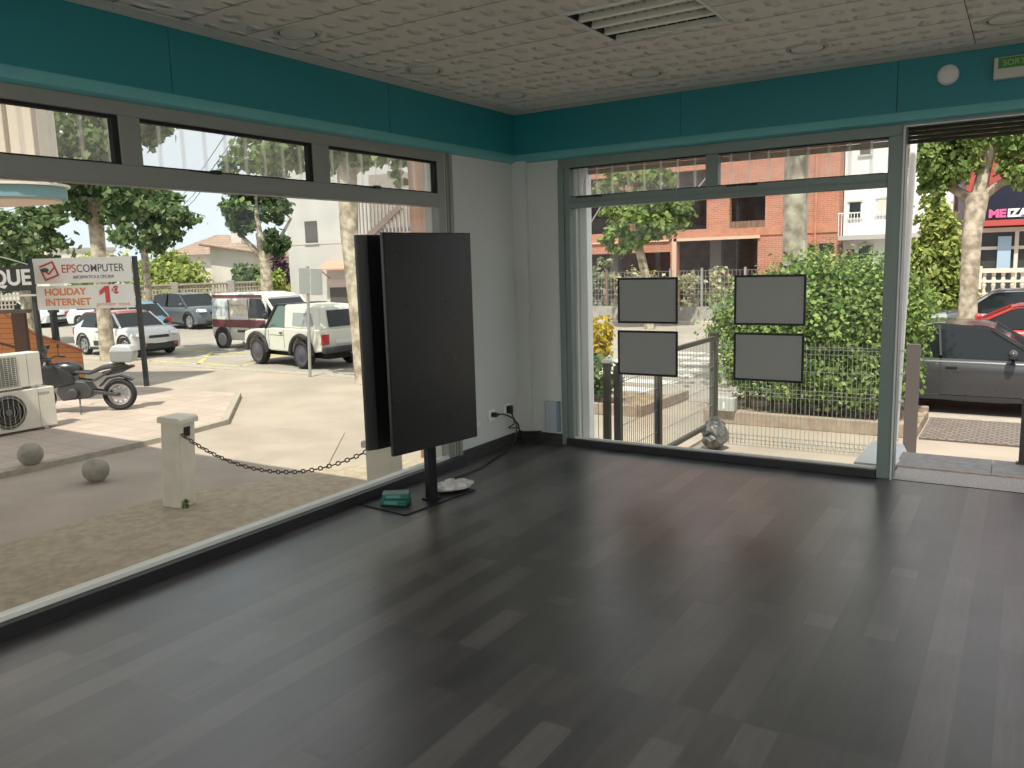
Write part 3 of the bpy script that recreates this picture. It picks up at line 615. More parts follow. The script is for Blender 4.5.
# ---- air conditioners
M_ac = mat('ac_cream_paint', (0.62,0.59,0.51), 0.6, var=0.04, scale=5)
M_acg = mat('ac_grille_shadow', (0.13,0.135,0.125), 0.7)
def ac_unit(label, loc, w, h, d, round_=True):
    t = thing('air_conditioner', label, 'air conditioner', loc, PI/2, 'outdoor air conditioner units')   # front is local -y -> world +x
    obj('casing', MB().box(-w/2,w/2,0,d,0.04,h), M_ac, t, bevel=0.012)
    fc = -w/2 + w*0.36; r = min(w*0.27, h*0.40)
    R = Matrix.Translation((fc,0,h*0.53)) @ Matrix.Rotation(PI/2,4,'X')
    if round_:
        obj('fan_recess', MB().lathe([(r,0.0),(r,0.006),(r*0.97,0.012),(r*0.95,0.003)],36,R), M_acg, t, smooth=True)
        g = MB()
        for k in range(1,6): g.lathe([(r*k/6,0.010),(r*k/6,0.014),(r*k/6-0.004,0.014),(r*k/6-0.004,0.010)],36,R)
        for k in range(7):
            x = -r+2*r*(k+0.5)/7; hh = math.sqrt(max(0,r*r-x*x)); g.box(fc+x-0.002,fc+x+0.002,-0.016,-0.012,h*0.53-hh,h*0.53+hh)
        obj('fan_guard', g, M_ac, t)
        obj('fan_hub', MB().lathe([(r*0.2,0.006),(r*0.2,0.016),(r*0.12,0.02)],20,R), M_acg, t)
    else:
        q = r*1.0; obj('fan_recess', MB().box(fc-q,fc+q,-0.006,0,h*0.53-q,h*0.53+q), M_acg, t, bevel=0.004)
        g = MB()
        for k in range(15): g.box(fc-q,fc+q,-0.011,-0.007,h*0.53-q+q*2*(k+.4)/15,h*0.53-q+q*2*(k+.6)/15)
        for k in range(8): g.box(fc-q+q*2*(k+.45)/8,fc-q+q*2*(k+.55)/8,-0.013,-0.009,h*0.53-q,h*0.53+q)
        obj('fan_guard', g, M_ac, t)
    obj('side_panel_seam', MB().box(w*0.27,w*0.274,-0.002,0.0,0.05,h-0.01), M_acg, t)
    for x in (-w*0.35, w*0.3): obj('foot', MB().box(x,x+0.06,-0.03,d+0.02,0,0.04), M_steel, t)
    return t
a1 = ac_unit('larger lower air conditioner unit with a round fan, on the terrace', (-9.42,0.56,TZ), 1.12, 0.66, 0.34)
text('lettering', 'HITECSA', 0.06, mat('grey_print',(0.22,0.22,0.2),0.6), a1, (0.31,-0.002,0.57), ext=0.001, width=0.17)
a2 = ac_unit('smaller upper air conditioner unit with a square grille, stacked on the other', (-9.46,0.52,TZ+0.662), 0.92, 0.56, 0.30, False)

# ---- motorcycle
mc = thing('motorcycle', 'dark touring motorcycle with a silver top case parked on the terrace', 'motorcycle', (-9.92,2.52,TZ), math.radians(222)); mc.scale = (0.87,0.87,0.87)
# local: x forward, origin under the rear wheel; y left
def wheel_mb(r, w, x, z, seg=32):
    R = Matrix.Translation((x,0,z)) @ Matrix.Rotation(PI/2,4,'X')
    return ringmb(r,w,R,seg)
def ringmb(r, w, R, seg=32):
    m = MB(); prof = [(r*0.74,-w*0.4),(r*0.86,-w*0.5),(r*0.97,-w*0.32),(r,0),(r*0.97,w*0.32),(r*0.86,w*0.5),(r*0.74,w*0.4)]
    vs = []; n = len(prof)
    for rr, zz in prof:
        for k in range(seg):
            a = 2*PI*k/seg; vs.append(R @ Vector((rr*math.cos(a), rr*math.sin(a), zz)))
    fs = [(i*seg+k, i*seg+(k+1)%seg, ((i+1)%n)*seg+(k+1)%seg, ((i+1)%n)*seg+k) for i in range(n) for k in range(seg)]
    return m.add(vs, fs)
M_bike = mat('black_bike_paint', (0.02,0.021,0.024), 0.25, coat=0.5); M_eng = mat('engine_metal', (0.09,0.09,0.09), 0.5, metal=0.6)
for x, r, w in ((0.0,0.325,0.17),(1.52,0.32,0.12)):
    wh = obj('wheel', ringmb(r,w,Matrix.Translation((x,0,r)) @ Matrix.Rotation(PI/2,4,'X')), M_tyre, mc, smooth=True)
    sp = MB(); R = Matrix.Translation((x,0,r)) @ Matrix.Rotation(PI/2,4,'X')
    for k in range(10):
        a = 2*PI*k/10; sp.bar((x,0,r),(x+math.cos(a)*r*0.76,0,r+math.sin(a)*r*0.76),0.018,0.03)
    sp.add(*[(q.v,q.f) for q in [ringmb(r*0.77,w*0.6,R)]][0])
    obj('rim', sp, M_rim, wh); obj('brake_disc', MB().lathe([(0.13,-0.06),(0.13,-0.055),(0.05,-0.055),(0.05,-0.06)],24,R), M_chrome, wh)
obj('tank', MB().ball((0.98,0,0.88),(0.34,0.17,0.17),20,12), M_bike, mc, smooth=True)
obj('side_fairing', MB().prism([(0.75,0.62),(1.28,0.50),(1.42,0.74),(1.38,1.0),(1.10,0.98),(0.80,0.80)],-0.21,0.21,'Y'), M_bike, mc, bevel=0.05)
obj('front_beak', MB().prism([(1.25,0.98),(1.78,0.86),(1.72,0.93),(1.42,1.14),(1.25,1.12)],-0.12,0.12,'Y'), M_bike, mc, bevel=0.03)
obj('windscreen', MB().prism([(1.42,1.12),(1.28,1.38),(1.26,1.37),(1.38,1.12)],-0.15,0.15,'Y'), M_cglass, mc, bevel=0.01)
obj('headlight', MB().ball((1.56,0,1.02),(0.08,0.13,0.07),16,10), M_lamp, mc, smooth=True)
obj('engine', MB().prism([(0.50,0.30),(1.05,0.26),(1.15,0.45),(1.0,0.68),(0.58,0.64),(0.45,0.45)],-0.17,0.17,'Y').tube([(0.8,-0.30,0.42),(0.8,0.30,0.42)],0.10,16), M_eng, mc, bevel=0.03)
obj('frame_tubes', MB().tube([(1.30,0.08,0.95),(0.98,0.12,0.70),(0.48,0.12,0.62),(0.05,0.10,0.86),(-0.18,0.08,0.90)],0.022,8).tube([(1.30,-0.08,0.95),(0.98,-0.12,0.70),(0.48,-0.12,0.62),(0.05,-0.10,0.86),(-0.18,-0.08,0.90)],0.022,8), M_eng, mc, smooth=True)
obj('swingarm', MB().bar((0,0.11,0.325),(0.50,0.11,0.42),0.05,0.07).bar((0,-0.11,0.325),(0.50,-0.11,0.42),0.05,0.07), M_eng, mc, bevel=0.01)
obj('fork', MB().tube([(1.52,0.10,0.32),(1.30,0.10,1.05)],0.028,10).tube([(1.52,-0.10,0.32),(1.30,-0.10,1.05)],0.028,10), M_chrome, mc, smooth=True)
obj('seat', MB().prism([(0.80,0.80),(0.76,0.86),(0.50,0.83),(0.28,0.93),(-0.12,0.97),(-0.14,0.90),(0.25,0.84),(0.5,0.76)],-0.14,0.14,'Y'), mat('seat_vinyl',(0.05,0.05,0.05),0.7), mc, bevel=0.03)
obj('tail_unit', MB().prism([(0.30,0.80),(-0.28,0.92),(-0.30,0.86),(-0.12,0.78),(0.20,0.72)],-0.10,0.10,'Y'), M_bike, mc, bevel=0.02)
obj('tail_light', MB().box(-0.32,-0.29,-0.07,0.07,0.86,0.91), M_red, mc)
obj('luggage_rack', MB().tube([(0.1,0.10,0.98),(-0.35,0.10,1.0),(-0.35,-0.10,1.0),(0.1,-0.10,0.98)],0.012,6), M_rim, mc)
tc_ = obj('top_case', MB().prism([(0.06,1.00),(-0.34,0.98),(-0.38,1.14),(-0.32,1.30),(0.0,1.32),(0.08,1.18)],-0.20,0.20,'Y'), mat('silver_case',(0.36,0.36,0.36),0.4,metal=0.5), mc, bevel=0.025)
obj('lid', MB().prism([(-0.375,1.19),(-0.32,1.308),(0.005,1.328),(0.082,1.20)],-0.206,0.206,'Y'), mat('pale_silver_lid',(0.62,0.63,0.64),0.35,metal=0.3), tc_, bevel=0.02)
obj('exhaust', MB().tube([(0.95,-0.16,0.36),(0.55,-0.19,0.32),(0.30,-0.20,0.42)],0.03,10).tube([(0.30,-0.20,0.42),(-0.18,-0.21,0.62)],[0.055,0.07],16), M_chrome, mc, smooth=True)
obj('handlebar', MB().tube([(1.12,0.40,1.10),(1.22,0.22,1.14),(1.26,0,1.10),(1.22,-0.22,1.14),(1.12,-0.40,1.10)],0.014,8).tube([(1.13,0.30,1.115),(1.115,0.42,1.10)],0.02,8).tube([(1.13,-0.30,1.115),(1.115,-0.42,1.10)],0.02,8), M_black, mc)
for s in (1,-1):
    obj('mirror', MB().tube([(1.18,0.28*s,1.13),(1.20,0.34*s,1.30)],0.007,6).ball((1.20,0.37*s,1.33),(0.02,0.07,0.045),12,8), M_black, mc)
obj('mudguard', MB().prism([(0.36,0.52),(0.20,0.68),(-0.05,0.72),(-0.30,0.62),(-0.28,0.60),(-0.04,0.69),(0.18,0.65),(0.34,0.50)],-0.08,0.08,'Y'), M_black, mc)
obj('side_stand', MB().tube([(0.72,0.14,0.30),(0.66,0.36,0.0)],0.014,8), M_eng, mc)

# ---- left street furniture: boards on posts, black lettering board, orange screens
M_post = mat('black_post_paint', (0.02,0.022,0.022), 0.5)
ang = math.atan2(4.85-3.73, -12.82+14.59)
bn = thing('advertising_frame', 'two white advertising boards on two black posts beside the motorcycle', 'signboard', (-14.59,3.73,G-0.02), ang)
BW = 2.12
for x in (-0.06, BW+0.06):
    obj('post', MB().box(x-0.045,x+0.045,-0.045,0.045,0,2.84 if x > 1 else 2.86), M_post, bn, bevel=0.005)
M_board = mat('white_board', (0.74,0.74,0.72), 0.5, var=0.03, scale=2)
b1_ = obj('upper_board', MB().box(0,BW,-0.055,-0.030,2.30,2.84), M_board, bn, bevel=0.003)
b2_ = obj('lower_board', MB().box(0,BW,-0.055,-0.030,1.74,2.25), M_board, bn, bevel=0.003)
M_lred = mat('logo_red', (0.55,0.06,0.05), 0.5); M_lgr = mat('print_dark_grey', (0.08,0.08,0.09), 0.5); M_lor = mat('print_orange', (0.72,0.22,0.04), 0.5)
# logo: rounded tilted square ring with an arrow-like tick
lg = MB(); c = Vector((0.34,0,2.56)); R = Matrix.Rotation(math.radians(22),4,'Y')
def ringpoly(cx, cz, ro, ri, rot, yf, n=4):
    m = MB(); vs = []
    for r_, y in ((ro,yf),(ri,yf),(ro,yf+0.004),(ri,yf+0.004)):
        for k in range(n): a = rot + 2*PI*(k+0.5)/n; vs.append((cx+r_*math.cos(a), y, cz+r_*math.sin(a)))
    fs = []
    for k in range(n):
        j = (k+1)%n; fs += [(k,j,n+j,n+k),(2*n+k,3*n+k,3*n+j,2*n+j),(k,2*n+k,2*n+j,j),(n+k,n+j,3*n+j,3*n+k)]
    return m.add(vs, fs)
lg = ringpoly(0.34,2.57,0.24,0.185,math.radians(20),-0.061)
lg.bar((0.24,-0.06,2.60),(0.33,-0.06,2.50),0.035,0.006,up=(0,1,0)).bar((0.33,-0.06,2.50),(0.46,-0.06,2.64),0.035,0.006,up=(0,1,0))
obj('logo', lg, M_lred, b1_)
text('lettering', 'EPS', 0.25, M_lred, b1_, (0.62,-0.056,2.60), off=0.002, width=0.30)
text('lettering', 'COMPUTER', 0.23, M_lgr, b1_, (0.94,-0.056,2.60), off=0.001, width=1.02)
text('lettering', 'INFORMATICA & OFICINA', 0.10, M_lgr, b1_, (0.85,-0.056,2.42), width=0.88)
text('lettering', 'HOLIDAY', 0.205, M_lor, b2_, (0.20,-0.056,2.11), off=0.006, width=0.90)
text('lettering', 'INTERNET', 0.205, M_lor, b2_, (0.20,-0.056,1.89), off=0.006, width=0.98)
obj('lettering', MB().prism([(1.50,1.86),(1.60,1.86),(1.60,2.22),(1.51,2.22),(1.38,2.12),(1.38,2.02),(1.50,2.09)],-0.062,-0.056,'Y'), M_lred, b2_)
text('lettering', '\u20ac', 0.20, M_lred, b2_, (1.66,-0.056,2.12), off=0.012)
text('lettering', 'primer mes', 0.11, M_lor, b2_, (1.30,-0.056,1.83), width=0.72)
cl = thing('clamp_lamp', 'pale clamp arm lamp reaching over the white advertising board', 'lamp', (-14.9,3.2,1.95), ang)
obj('arm', MB().tube([(-0.9,-0.2,0.28),(0.35,-0.12,-0.1),(0.95,-0.14,-0.30)],0.012,6), M_white_al, cl)
obj('head', MB().ball((1.0,-0.14,-0.33),(0.09,0.05,0.05),12,8), mat('dark_lamp_head',(0.05,0.05,0.05),0.5), cl, smooth=True)
qs = thing('lettering_board', 'black board with white capital letters left of the advertising boards', 'signboard', (-16.10,2.27,TZ), math.atan2(0.40,0.78))
obj('board', MB().box(0.30,2.42,-0.03,0.0,2.10,2.60), M_post, qs, bevel=0.003)
obj('lower_strip', MB().box(0.30,2.42,-0.03,0.0,1.98,2.02), M_board, qs)
obj('post', MB().box(0.35,0.43,0.0,0.06,0,2.66), M_post, qs); obj('post', MB().box(2.30,2.38,0.0,0.06,0,2.66), M_post, qs)
text('lettering', 'ESTANQUE', 0.44, mat('white_letters',(0.8,0.8,0.78),0.5), qs, (2.36,-0.031,2.36), align='RIGHT', off=0.014, width=None)
bp2 = thing('short_black_post', 'short black post behind the left post of the advertising boards', 'post', (-15.62,4.58,G))
obj('shaft', MB().box(-0.06,0.06,-0.06,0.06,0,1.60), M_post, bp2, bevel=0.004); obj('top_arm', MB().box(-0.10,0.14,-0.07,0.07,1.60,1.66), M_post, bp2)
M_or = brickmat('orange_boards', (0.66,0.27,0.10), (0.58,0.23,0.085), (0.30,0.13,0.05), 2.0, 0.12, 'XZ', 0.5, 0.008, bump=0.3)
og = thing('orange_screen', 'orange-brown boarded terrace screen sloping down behind the motorcycle', 'screen', (-17.6,3.45,TZ), math.atan2(0.86,1.59))
obj('boards', MB().prism([(-1.5,0),(2.9,0),(2.9,0.62),(2.35,0.82),(1.75,1.05),(1.15,1.52),(0.75,1.80),(-1.5,1.95)],-0.03,0.03,'Y'), M_or, og)
obj('top_rail', MB().bar((2.9,0,0.65),(2.35,0,0.85),0.09,0.05).bar((2.35,0,0.85),(1.75,0,1.08),0.09,0.05).bar((1.75,0,1.08),(1.15,0,1.55),0.09,0.05), mat('orange_rail',(0.38,0.14,0.05),0.7), og)
wf_ = thing('brown_post_rail', 'dark brown post with a handrail in front of the orange screen', 'railing', (-15.1,3.55,TZ), math.atan2(0.86,1.59))
M_brn = mat('dark_brown_paint', (0.075,0.03,0.018), 0.5)
obj('post', MB().box(-0.15,0.15,-0.05,0.05,0,1.60), M_brn, wf_, bevel=0.005)
obj('handrail', MB().box(-3.0,0.25,-0.07,0.07,1.60,1.68), mat('grey_brown_rail',(0.12,0.10,0.085),0.6), wf_)
obj('brace', MB().bar((-1.6,0,1.25),(-0.15,0,0.85),0.05,0.05), M_brn, wf_)
# café canopy with rounded end
cz = thing('rounded_canopy', 'round-ended canopy with teal edge and beige underside at the upper left', 'canopy', (-11.9,1.62,2.72), math.radians(25))
def oval(w, d, n=28): return [( -w if (math.cos(2*PI*k/n) < 0) else w*1.0*math.cos(2*PI*k/n), d*math.sin(2*PI*k/n)) for k in range(n)]
obj('slab', MB().prism(oval(1.42,0.95), 0.10, 0.30, 'Z'), mat('canopy_teal',(0.17,0.30,0.32),0.6), cz)
obj('underside', MB().prism(oval(1.32,0.85), 0.06, 0.10, 'Z'), mat('canopy_beige',(0.60,0.50,0.42),0.7), cz)
obj('top_sheet', MB().prism(oval(1.48,1.0), 0.30, 0.34, 'Z'), M_plaster, cz)
obj('bracket', MB().box(-1.4,-0.1,-1.1,-0.95,0.10,0.42), mat('teal_bracket',(0.10,0.17,0.17),0.6), cz)
# wing of the building carrying the canopy, with two pilasters
wg = thing('beige_wing', 'beige building corner with two pale pilasters at the upper left', 'building', (-12.2,2.74,TZ), math.radians(25))
obj('wall', MB().box(-6.0,0.10,0.0,0.5,4.2,7.5), M_plaster, wg)
for x in (-0.96,-0.38): obj('pilaster', MB().box(x,x+0.46,-0.12,0.0,4.2,7.5), mat('pilaster_paint',(0.50,0.43,0.35),0.85), wg, bevel=0.01)
obj('support_column', MB().box(-5.9,-5.4,0.0,0.5,0.0,4.2), M_plaster, wg)

# ---- brown timber pillar close to the corner
bpil = thing('timber_pillar', 'tall brown timber-clad pillar outside, just left of the monitors and corner', 'pillar', (-2.72,2.30,G), math.radians(30))
M_tim = mat('brown_timber', (0.20,0.12,0.085), 0.8, var=0.25, scale=4, stretch=(3,3,0.3))
obj('plank', MB().box(-0.20,0.02,-0.04,0.04,0,5.0), M_tim, bpil, bevel=0.006); obj('plank', MB().box(0.035,0.17,-0.05,0.03,0,5.0), M_tim, bpil, bevel=0.006)
obj('pale_edge', MB().box(0.18,0.30,-0.02,0.03,0,5.0), mat('pinkish_render',(0.55,0.45,0.38),0.85), bpil)
# ---- sign on a galvanised post seen from behind
sg = thing('street_sign', 'pair of blank grey sign backs on a galvanised post by the off-roader', 'street sign', (-10.22,7.33,G-0.02), math.radians(33)); sg.rotation_euler = (0.02, 0.045, math.radians(33))
obj('post', MB().tube([(0,0,0),(0,0,2.52)],0.036,12), M_steel, sg, smooth=True)
M_sb = mat('sign_back_grey', (0.34,0.36,0.35), 0.5, metal=0.3)
obj('sign_plate', MB().box(-0.18,0.06,-0.055,-0.04,1.90,2.48), M_sb, sg, bevel=0.006); obj('sign_plate', MB().box(0.08,0.34,-0.06,-0.045,1.88,2.47), M_sb, sg, bevel=0.006)
for z_ in (2.05,2.33): obj('band_clamp', MB().box(-0.16,0.32,-0.045,-0.035,z_,z_+0.03), M_steel, sg)

# ---- cars
def car(name, label, loc, rz, L=4.2, W=1.75, H=1.47, belt=(0.92,0.98), hood=0.80, nose=0.62, cowl=0.95, ws=0.35, rr=-1.35, rb=-1.95, wb=2.55, wr=0.32, color=(0.5,0.5,0.5), paint=None, group=None, mo=0.12, tail=None, side=None, roofcol=None, arch=None, sill=0.24):
    # x forward; belt=(rear, front) heights; cowl = x of the windscreen foot; ws = x of its top; rr = x of the roof end; rb = x of the rear glass foot
    t = thing(name, label, 'car', loc, rz, group)
    P = paint or mat('paint_' + name + str(len(MATS)), color, 0.28, coat=0.6, metal=0.1, spec=0.5)
    xf = wb/2 + 0.02; xr = -wb/2; ar = wr*1.17; h2 = L/2
    def arc(cx, n=10):
        a0 = math.asin(min(0.9,(sill - wr)/ar)) if sill > wr else -math.asin(min(0.9,(wr-sill)/ar))
        return [(cx + ar*math.cos(a), wr + ar*math.sin(a)) for a in [PI - a0 - (PI - 2*a0)*k/n if False else (a0 + (PI-2*a0)*k/n) for k in range(n+1)]]
    top = [(-h2+0.02,0.42),(-h2,0.58),(-h2+0.05,belt[0]-0.14),(rb-0.06 if rb-0.06 > -h2 else -h2+0.08,belt[0]),(xr+0.2,belt[0]),(0,(belt[0]+belt[1])/2),(cowl,belt[1]),(cowl+(h2-cowl)*0.55,(belt[1]+hood)/2+0.03),(h2-0.20,hood),(h2-0.04,nose),(h2,0.45),(h2-0.05,sill+0.02)]
    bot = [(xf+ar+0.02 if xf+ar+0.02 < h2-0.1 else h2-0.08, sill)] + [p for p in arc(xf)] + [(0.3,sill-0.03),(-0.3,sill-0.03)] + [p for p in arc(xr)] + [(-h2+0.10,sill)]
    poly = top + bot; n = len(poly); m = MB(); vs = []; sl = [-1,-0.94,-0.72,-0.3,0.3,0.72,0.94,1]
    for s in sl:
        a = abs(s); sx = 1 - 0.075*max(0,a-0.3)/0.7 if True else 1; dz = 0.0 if a < 0.9 else (0.035 if a < 0.97 else 0.10)
        for (x, z) in poly:
            isarch = z < wr + ar + 0.01 and (abs(x-xf) < ar+0.01 or abs(x-xr) < ar+0.01)
            xx = x if isarch and abs(x) < h2-0.15 else x*sx
            zz = z if z < 0.62 else z - dz*(z-0.55)/0.4
            vs.append((xx, s*W/2, zz))
    fs = [(i*n+k,(i+1)*n+k,(i+1)*n+(k+1)%n,i*n+(k+1)%n) for i in range(len(sl)-1) for k in range(n)]
    fs += [tuple(range(n)), tuple((len(sl)-1)*n+k for k in range(n))[::-1]]
    m.add(vs, fs); body = obj('body', m, P, t, smooth=True)
    body.data.set_sharp_from_angle(angle=math.radians(50))
    # cabin
    wb_, wt = W/2-0.07, W/2-0.24
    prof = [(rb,belt[0]-0.02,0),(rr-0.05,H-0.10,0.75),(rr+0.10,H-0.03,0.95),((rr+ws)/2,H,1),(ws-0.12,H-0.03,0.97),(ws,H-0.07,0.9),(cowl,belt[1]-0.02,0)]
    n = len(prof); vs = []
    for s in (-1, 1):
        for x, z, k in prof: vs.append((x, s*(wb_+(wt-wb_)*k), z))
    fs = [(k,k+1,n+k+1,n+k) for k in range(n-1)] + [tuple(range(n))[::-1], tuple(range(n,2*n)), (0,n,2*n-1,n-1)]
    obj('windows', MB().add(vs, fs), M_cglass, t)
    RP = mat('roof_' + name + str(len(MATS)), roofcol, 0.3, coat=0.5) if roofcol else P
    m = MB(); rp = [(rr-0.06,H-0.095,0.75),(rr+0.10,H-0.018,0.95),((rr+ws)/2,H+0.012,1),(ws-0.12,H-0.018,0.97),(ws+0.02,H-0.062,0.9)]
    vs = []; q = len(rp)
    for dz in (0.0, -0.045):
        for s in (-1,-0.6,0.6,1):
            for x, z, k in rp: vs.append((x, s*(wb_+(wt-wb_)*k+0.015), z + dz - (0.03 if abs(s) == 1 else 0)))
    fs = []
    for b_ in (0, 4*q):
        for j in range(3):
            for k in range(q-1): fs.append((b_+j*q+k, b_+j*q+k+1, b_+(j+1)*q+k+1, b_+(j+1)*q+k))
    for k in range(q-1): fs += [(k,k+1,4*q+k+1,4*q+k),(3*q+k,3*q+k+1,7*q+k+1,7*q+k)]
    for j in range(3): fs += [(j*q,(j+1)*q,4*q+(j+1)*q,4*q+j*q),(j*q+q-1,(j+1)*q+q-1,4*q+(j+1)*q+q-1,4*q+j*q+q-1)]
    obj('roof', m.add(vs, fs), RP, t, smooth=True)
    for s in (-1, 1):
        y0 = s*(wb_+0.004); y1 = s*(wt+0.006+ (wb_-wt)*0.08)
        obj('windscreen_pillar', MB().bar((cowl+0.02,y0,belt[1]-0.03),(ws,y1,H-0.075),0.05,0.06,up=(0,s,0)), P, t)
        xm = (rr+ws)/2 + 0.05
        obj('door_pillar', MB().bar((xm,y0,belt[0]),(xm-0.05,s*(wt+0.008),H-0.04),0.03,0.09,up=(0,s,0)), M_trim, t)
        obj('rear_pillar', MB().add([(rb-0.02,y0,belt[0]-0.03),(rb+0.42,y0*1.003,belt[0]-0.02),(rr+0.22,y1,H-0.06),(rr-0.06,y1,H-0.10),(rb-0.02,y0*0.95,belt[0]-0.03),(rb+0.42,y0*0.96,belt[0]-0.02),(rr+0.22,y1*0.94,H-0.06),(rr-0.06,y1*0.94,H-0.10)],
            [(0,1,2,3),(7,6,5,4),(0,4,5,1),(1,5,6,2),(2,6,7,3),(3,7,4,0)]), P, t)
        yo = s*(W/2+0.002)
        dr = obj('door_seam', MB().box(xm-0.005,xm+0.005,min(yo,yo-s*.01),max(yo,yo-s*.01),sill+0.06,belt[0]-0.09).box(cowl-0.05,cowl-0.04,min(yo,yo-s*.01),max(yo,yo-s*.01),sill+0.06,belt[0]-0.09).box(xm-0.005,cowl-0.04,min(yo,yo-s*.01),max(yo,yo-s*.01),sill+0.055,sill+0.065), M_trim, t)
        obj('door_handle', MB().box(xm+0.08,xm+0.24,min(yo,yo+s*.02),max(yo,yo+s*.02),belt[0]-0.17,belt[0]-0.14), P if not side else M_trim, t, bevel=0.005)
        obj('sill_trim', MB().box(xr+ar+0.03,xf-ar-0.03,min(yo,yo-s*.02),max(yo,yo-s*.02),sill-0.02,sill+0.07), M_trim, t, bevel=0.005)
        obj('mirror', MB().bar((cowl-mo,s*(W/2-0.08),belt[1]+0.02),(cowl-mo,s*(W/2+0.06),belt[1]+0.06),0.05,0.04).ball((cowl-mo-0.01,s*(W/2+0.11),belt[1]+0.09),(0.07,0.10,0.075),14,10), M_trim if side else P, t, smooth=True)
        obj('headlight', MB().prism([(h2-0.34,nose+0.14),(h2-0.10,nose+0.10),(h2-0.03,nose-0.01),(h2-0.20,nose-0.01)], min(s*(W/2-0.08),s*(W/2-0.42)), max(s*(W/2-0.08),s*(W/2-0.42)), 'Y'), M_lamp, t, bevel=0.01)
        obj('tail_light', MB().box(-h2-0.01+0.05,-h2+0.14,min(s*(W/2-0.03),s*(W/2-0.22)),max(s*(W/2-0.03),s*(W/2-0.22)),belt[0]-0.30,belt[0]-0.08), M_red, t, bevel=0.015)
        if arch:
            for cx in (xf, xr):
                pts = [(cx+(ar+0.03)*math.cos(a), yo, wr+(ar+0.03)*math.sin(a)) for a in [PI*k/14 for k in range(15)]]
                obj('wheel_arch', MB().tube(pts, 0.035, 6), M_trim, t, smooth=True)
    obj('grille', MB().box(h2-0.03,h2+0.004,-0.36,0.36,nose-0.10,nose-0.01).box(h2-0.06,h2+0.008,-0.55,0.55,sill+0.03,sill+0.14), M_trim, t, bevel=0.005)
    obj('number_plate', MB().box(h2+0.004,h2+0.012,-0.26,0.26,0.40,0.50), M_white, t); obj('number_plate', MB().box(-h2-0.01,-h2,-0.26,0.26,0.52,0.62), M_white, t)
    obj('underbody', MB().box(-h2+0.25,h2-0.25,-W/2+0.30,W/2-0.30,0.16,0.40), M_gasket, t)
    for cx in (xf, xr):
        for s in (-1, 1):
            R = Matrix.Translation((cx,s*(W/2-0.115),wr)) @ Matrix.Rotation(-s*PI/2 if True else 0,4,'X')
            wh = obj('wheel', ringmb(wr,0.20,R,28), M_tyre, t, smooth=True)
            rm = MB().lathe([(wr*0.73,0.02),(wr*0.73,0.075),(wr*0.66,0.085),(wr*0.62,0.04)],24,R)
            for k in range(5):
                a = 2*PI*k/5; rm.bar(R @ Vector((0,0,0.07)), R @ Vector((wr*0.68*math.cos(a),wr*0.68*math.sin(a),0.075)), 0.055, 0.03, up=tuple(R.to_3x3() @ Vector((0,0,1))))
            obj('rim', rm, M_rim, wh)
    return t
CG = 'parked cars'
car('hatchback', 'dark grey hatchback parked nearest the shop doorway', (3.05,9.55,RD), 0.0, L=4.1, W=1.78, H=1.43, mo=0.42, color=(0.045,0.047,0.052), cowl=0.84, ws=0.12, rr=-1.35, rb=-1.85, belt=(0.93,0.91), sill=0.26, group=CG)
car('red_car', 'red car parked behind the dark grey hatchback', (3.55,14.6,RD), PI, L=4.2, W=1.75, H=1.44, color=(0.50,0.045,0.035), cowl=1.0, ws=0.2, rr=-1.35, rb=-1.95, group=CG)
car('silver_estate', 'silver estate car at the back, beyond the red one', (3.3,19.3,RD), PI, L=4.5, W=1.8, H=1.55, color=(0.32,0.34,0.37), cowl=1.15, ws=0.45, rr=-1.8, rb=-2.15, group=CG)
c3 = car('crossover_car', 'white compact crossover with red roof trim on the road, front to the right', (-21.25,9.9,RD), math.radians(-2), L=4.0, W=1.75, H=1.49, color=(0.70,0.70,0.69), cowl=1.05, ws=0.45, rr=-1.45, rb=-1.88, belt=(0.98,0.98), hood=0.90, nose=0.72, wr=0.33, side=True, arch=True, roofcol=(0.60,0.16,0.14), group=CG)
M_air = M_trim; c3.scale = (0.93,0.93,0.95)
obj('door_bumper', MB().box(-0.55,0.75,-0.905,-0.875,0.36,0.52), M_air, c3, bevel=0.02)
obj('lower_bumper', MB().box(1.93,2.015,-0.66,0.66,0.25,0.46), M_air, c3, bevel=0.02)
for s in (-1,1): obj('fog_lamp', MB().box(1.94,2.025,min(s*.50,s*.66),max(s*.50,s*.66),0.36,0.46), mat('red_fog_surround',(0.45,0.08,0.04),0.4), c3)
car('suv_car', 'dark grey sport utility car on the road between white crossover and van', (-29.7,18.6,RD), math.radians(-6), L=4.45, W=1.84, H=1.62, color=(0.10,0.125,0.145), cowl=1.1, ws=0.35, rr=-1.75, rb=-2.05, belt=(1.05,1.04), hood=0.98, nose=0.80, wr=0.36, arch=True, group=CG)
car('blue_hatchback', 'light blue hatchback half hidden behind the white crossover', (-27.2,13.6,RD), PI-0.05, L=4.1, W=1.75, H=1.50, color=(0.22,0.42,0.55), cowl=1.0, ws=0.35, rr=-1.4, rb=-1.9, group=CG)
car('white_saloon', 'white car farthest left, partly behind the orange screen', (-40.2,16.4,RD), 0.35, L=4.4, W=1.78, H=1.42, color=(0.62,0.66,0.68), cowl=0.95, ws=0.25, rr=-1.2, rb=-1.9, group=CG)
car('white_coupe', 'white car in the back row left of the white crossover', (-34.8,17.9,RD), 0.30, L=4.4, W=1.78, H=1.45, color=(0.70,0.71,0.70), cowl=0.95, ws=0.25, rr=-1.2, rb=-1.9, group=CG)

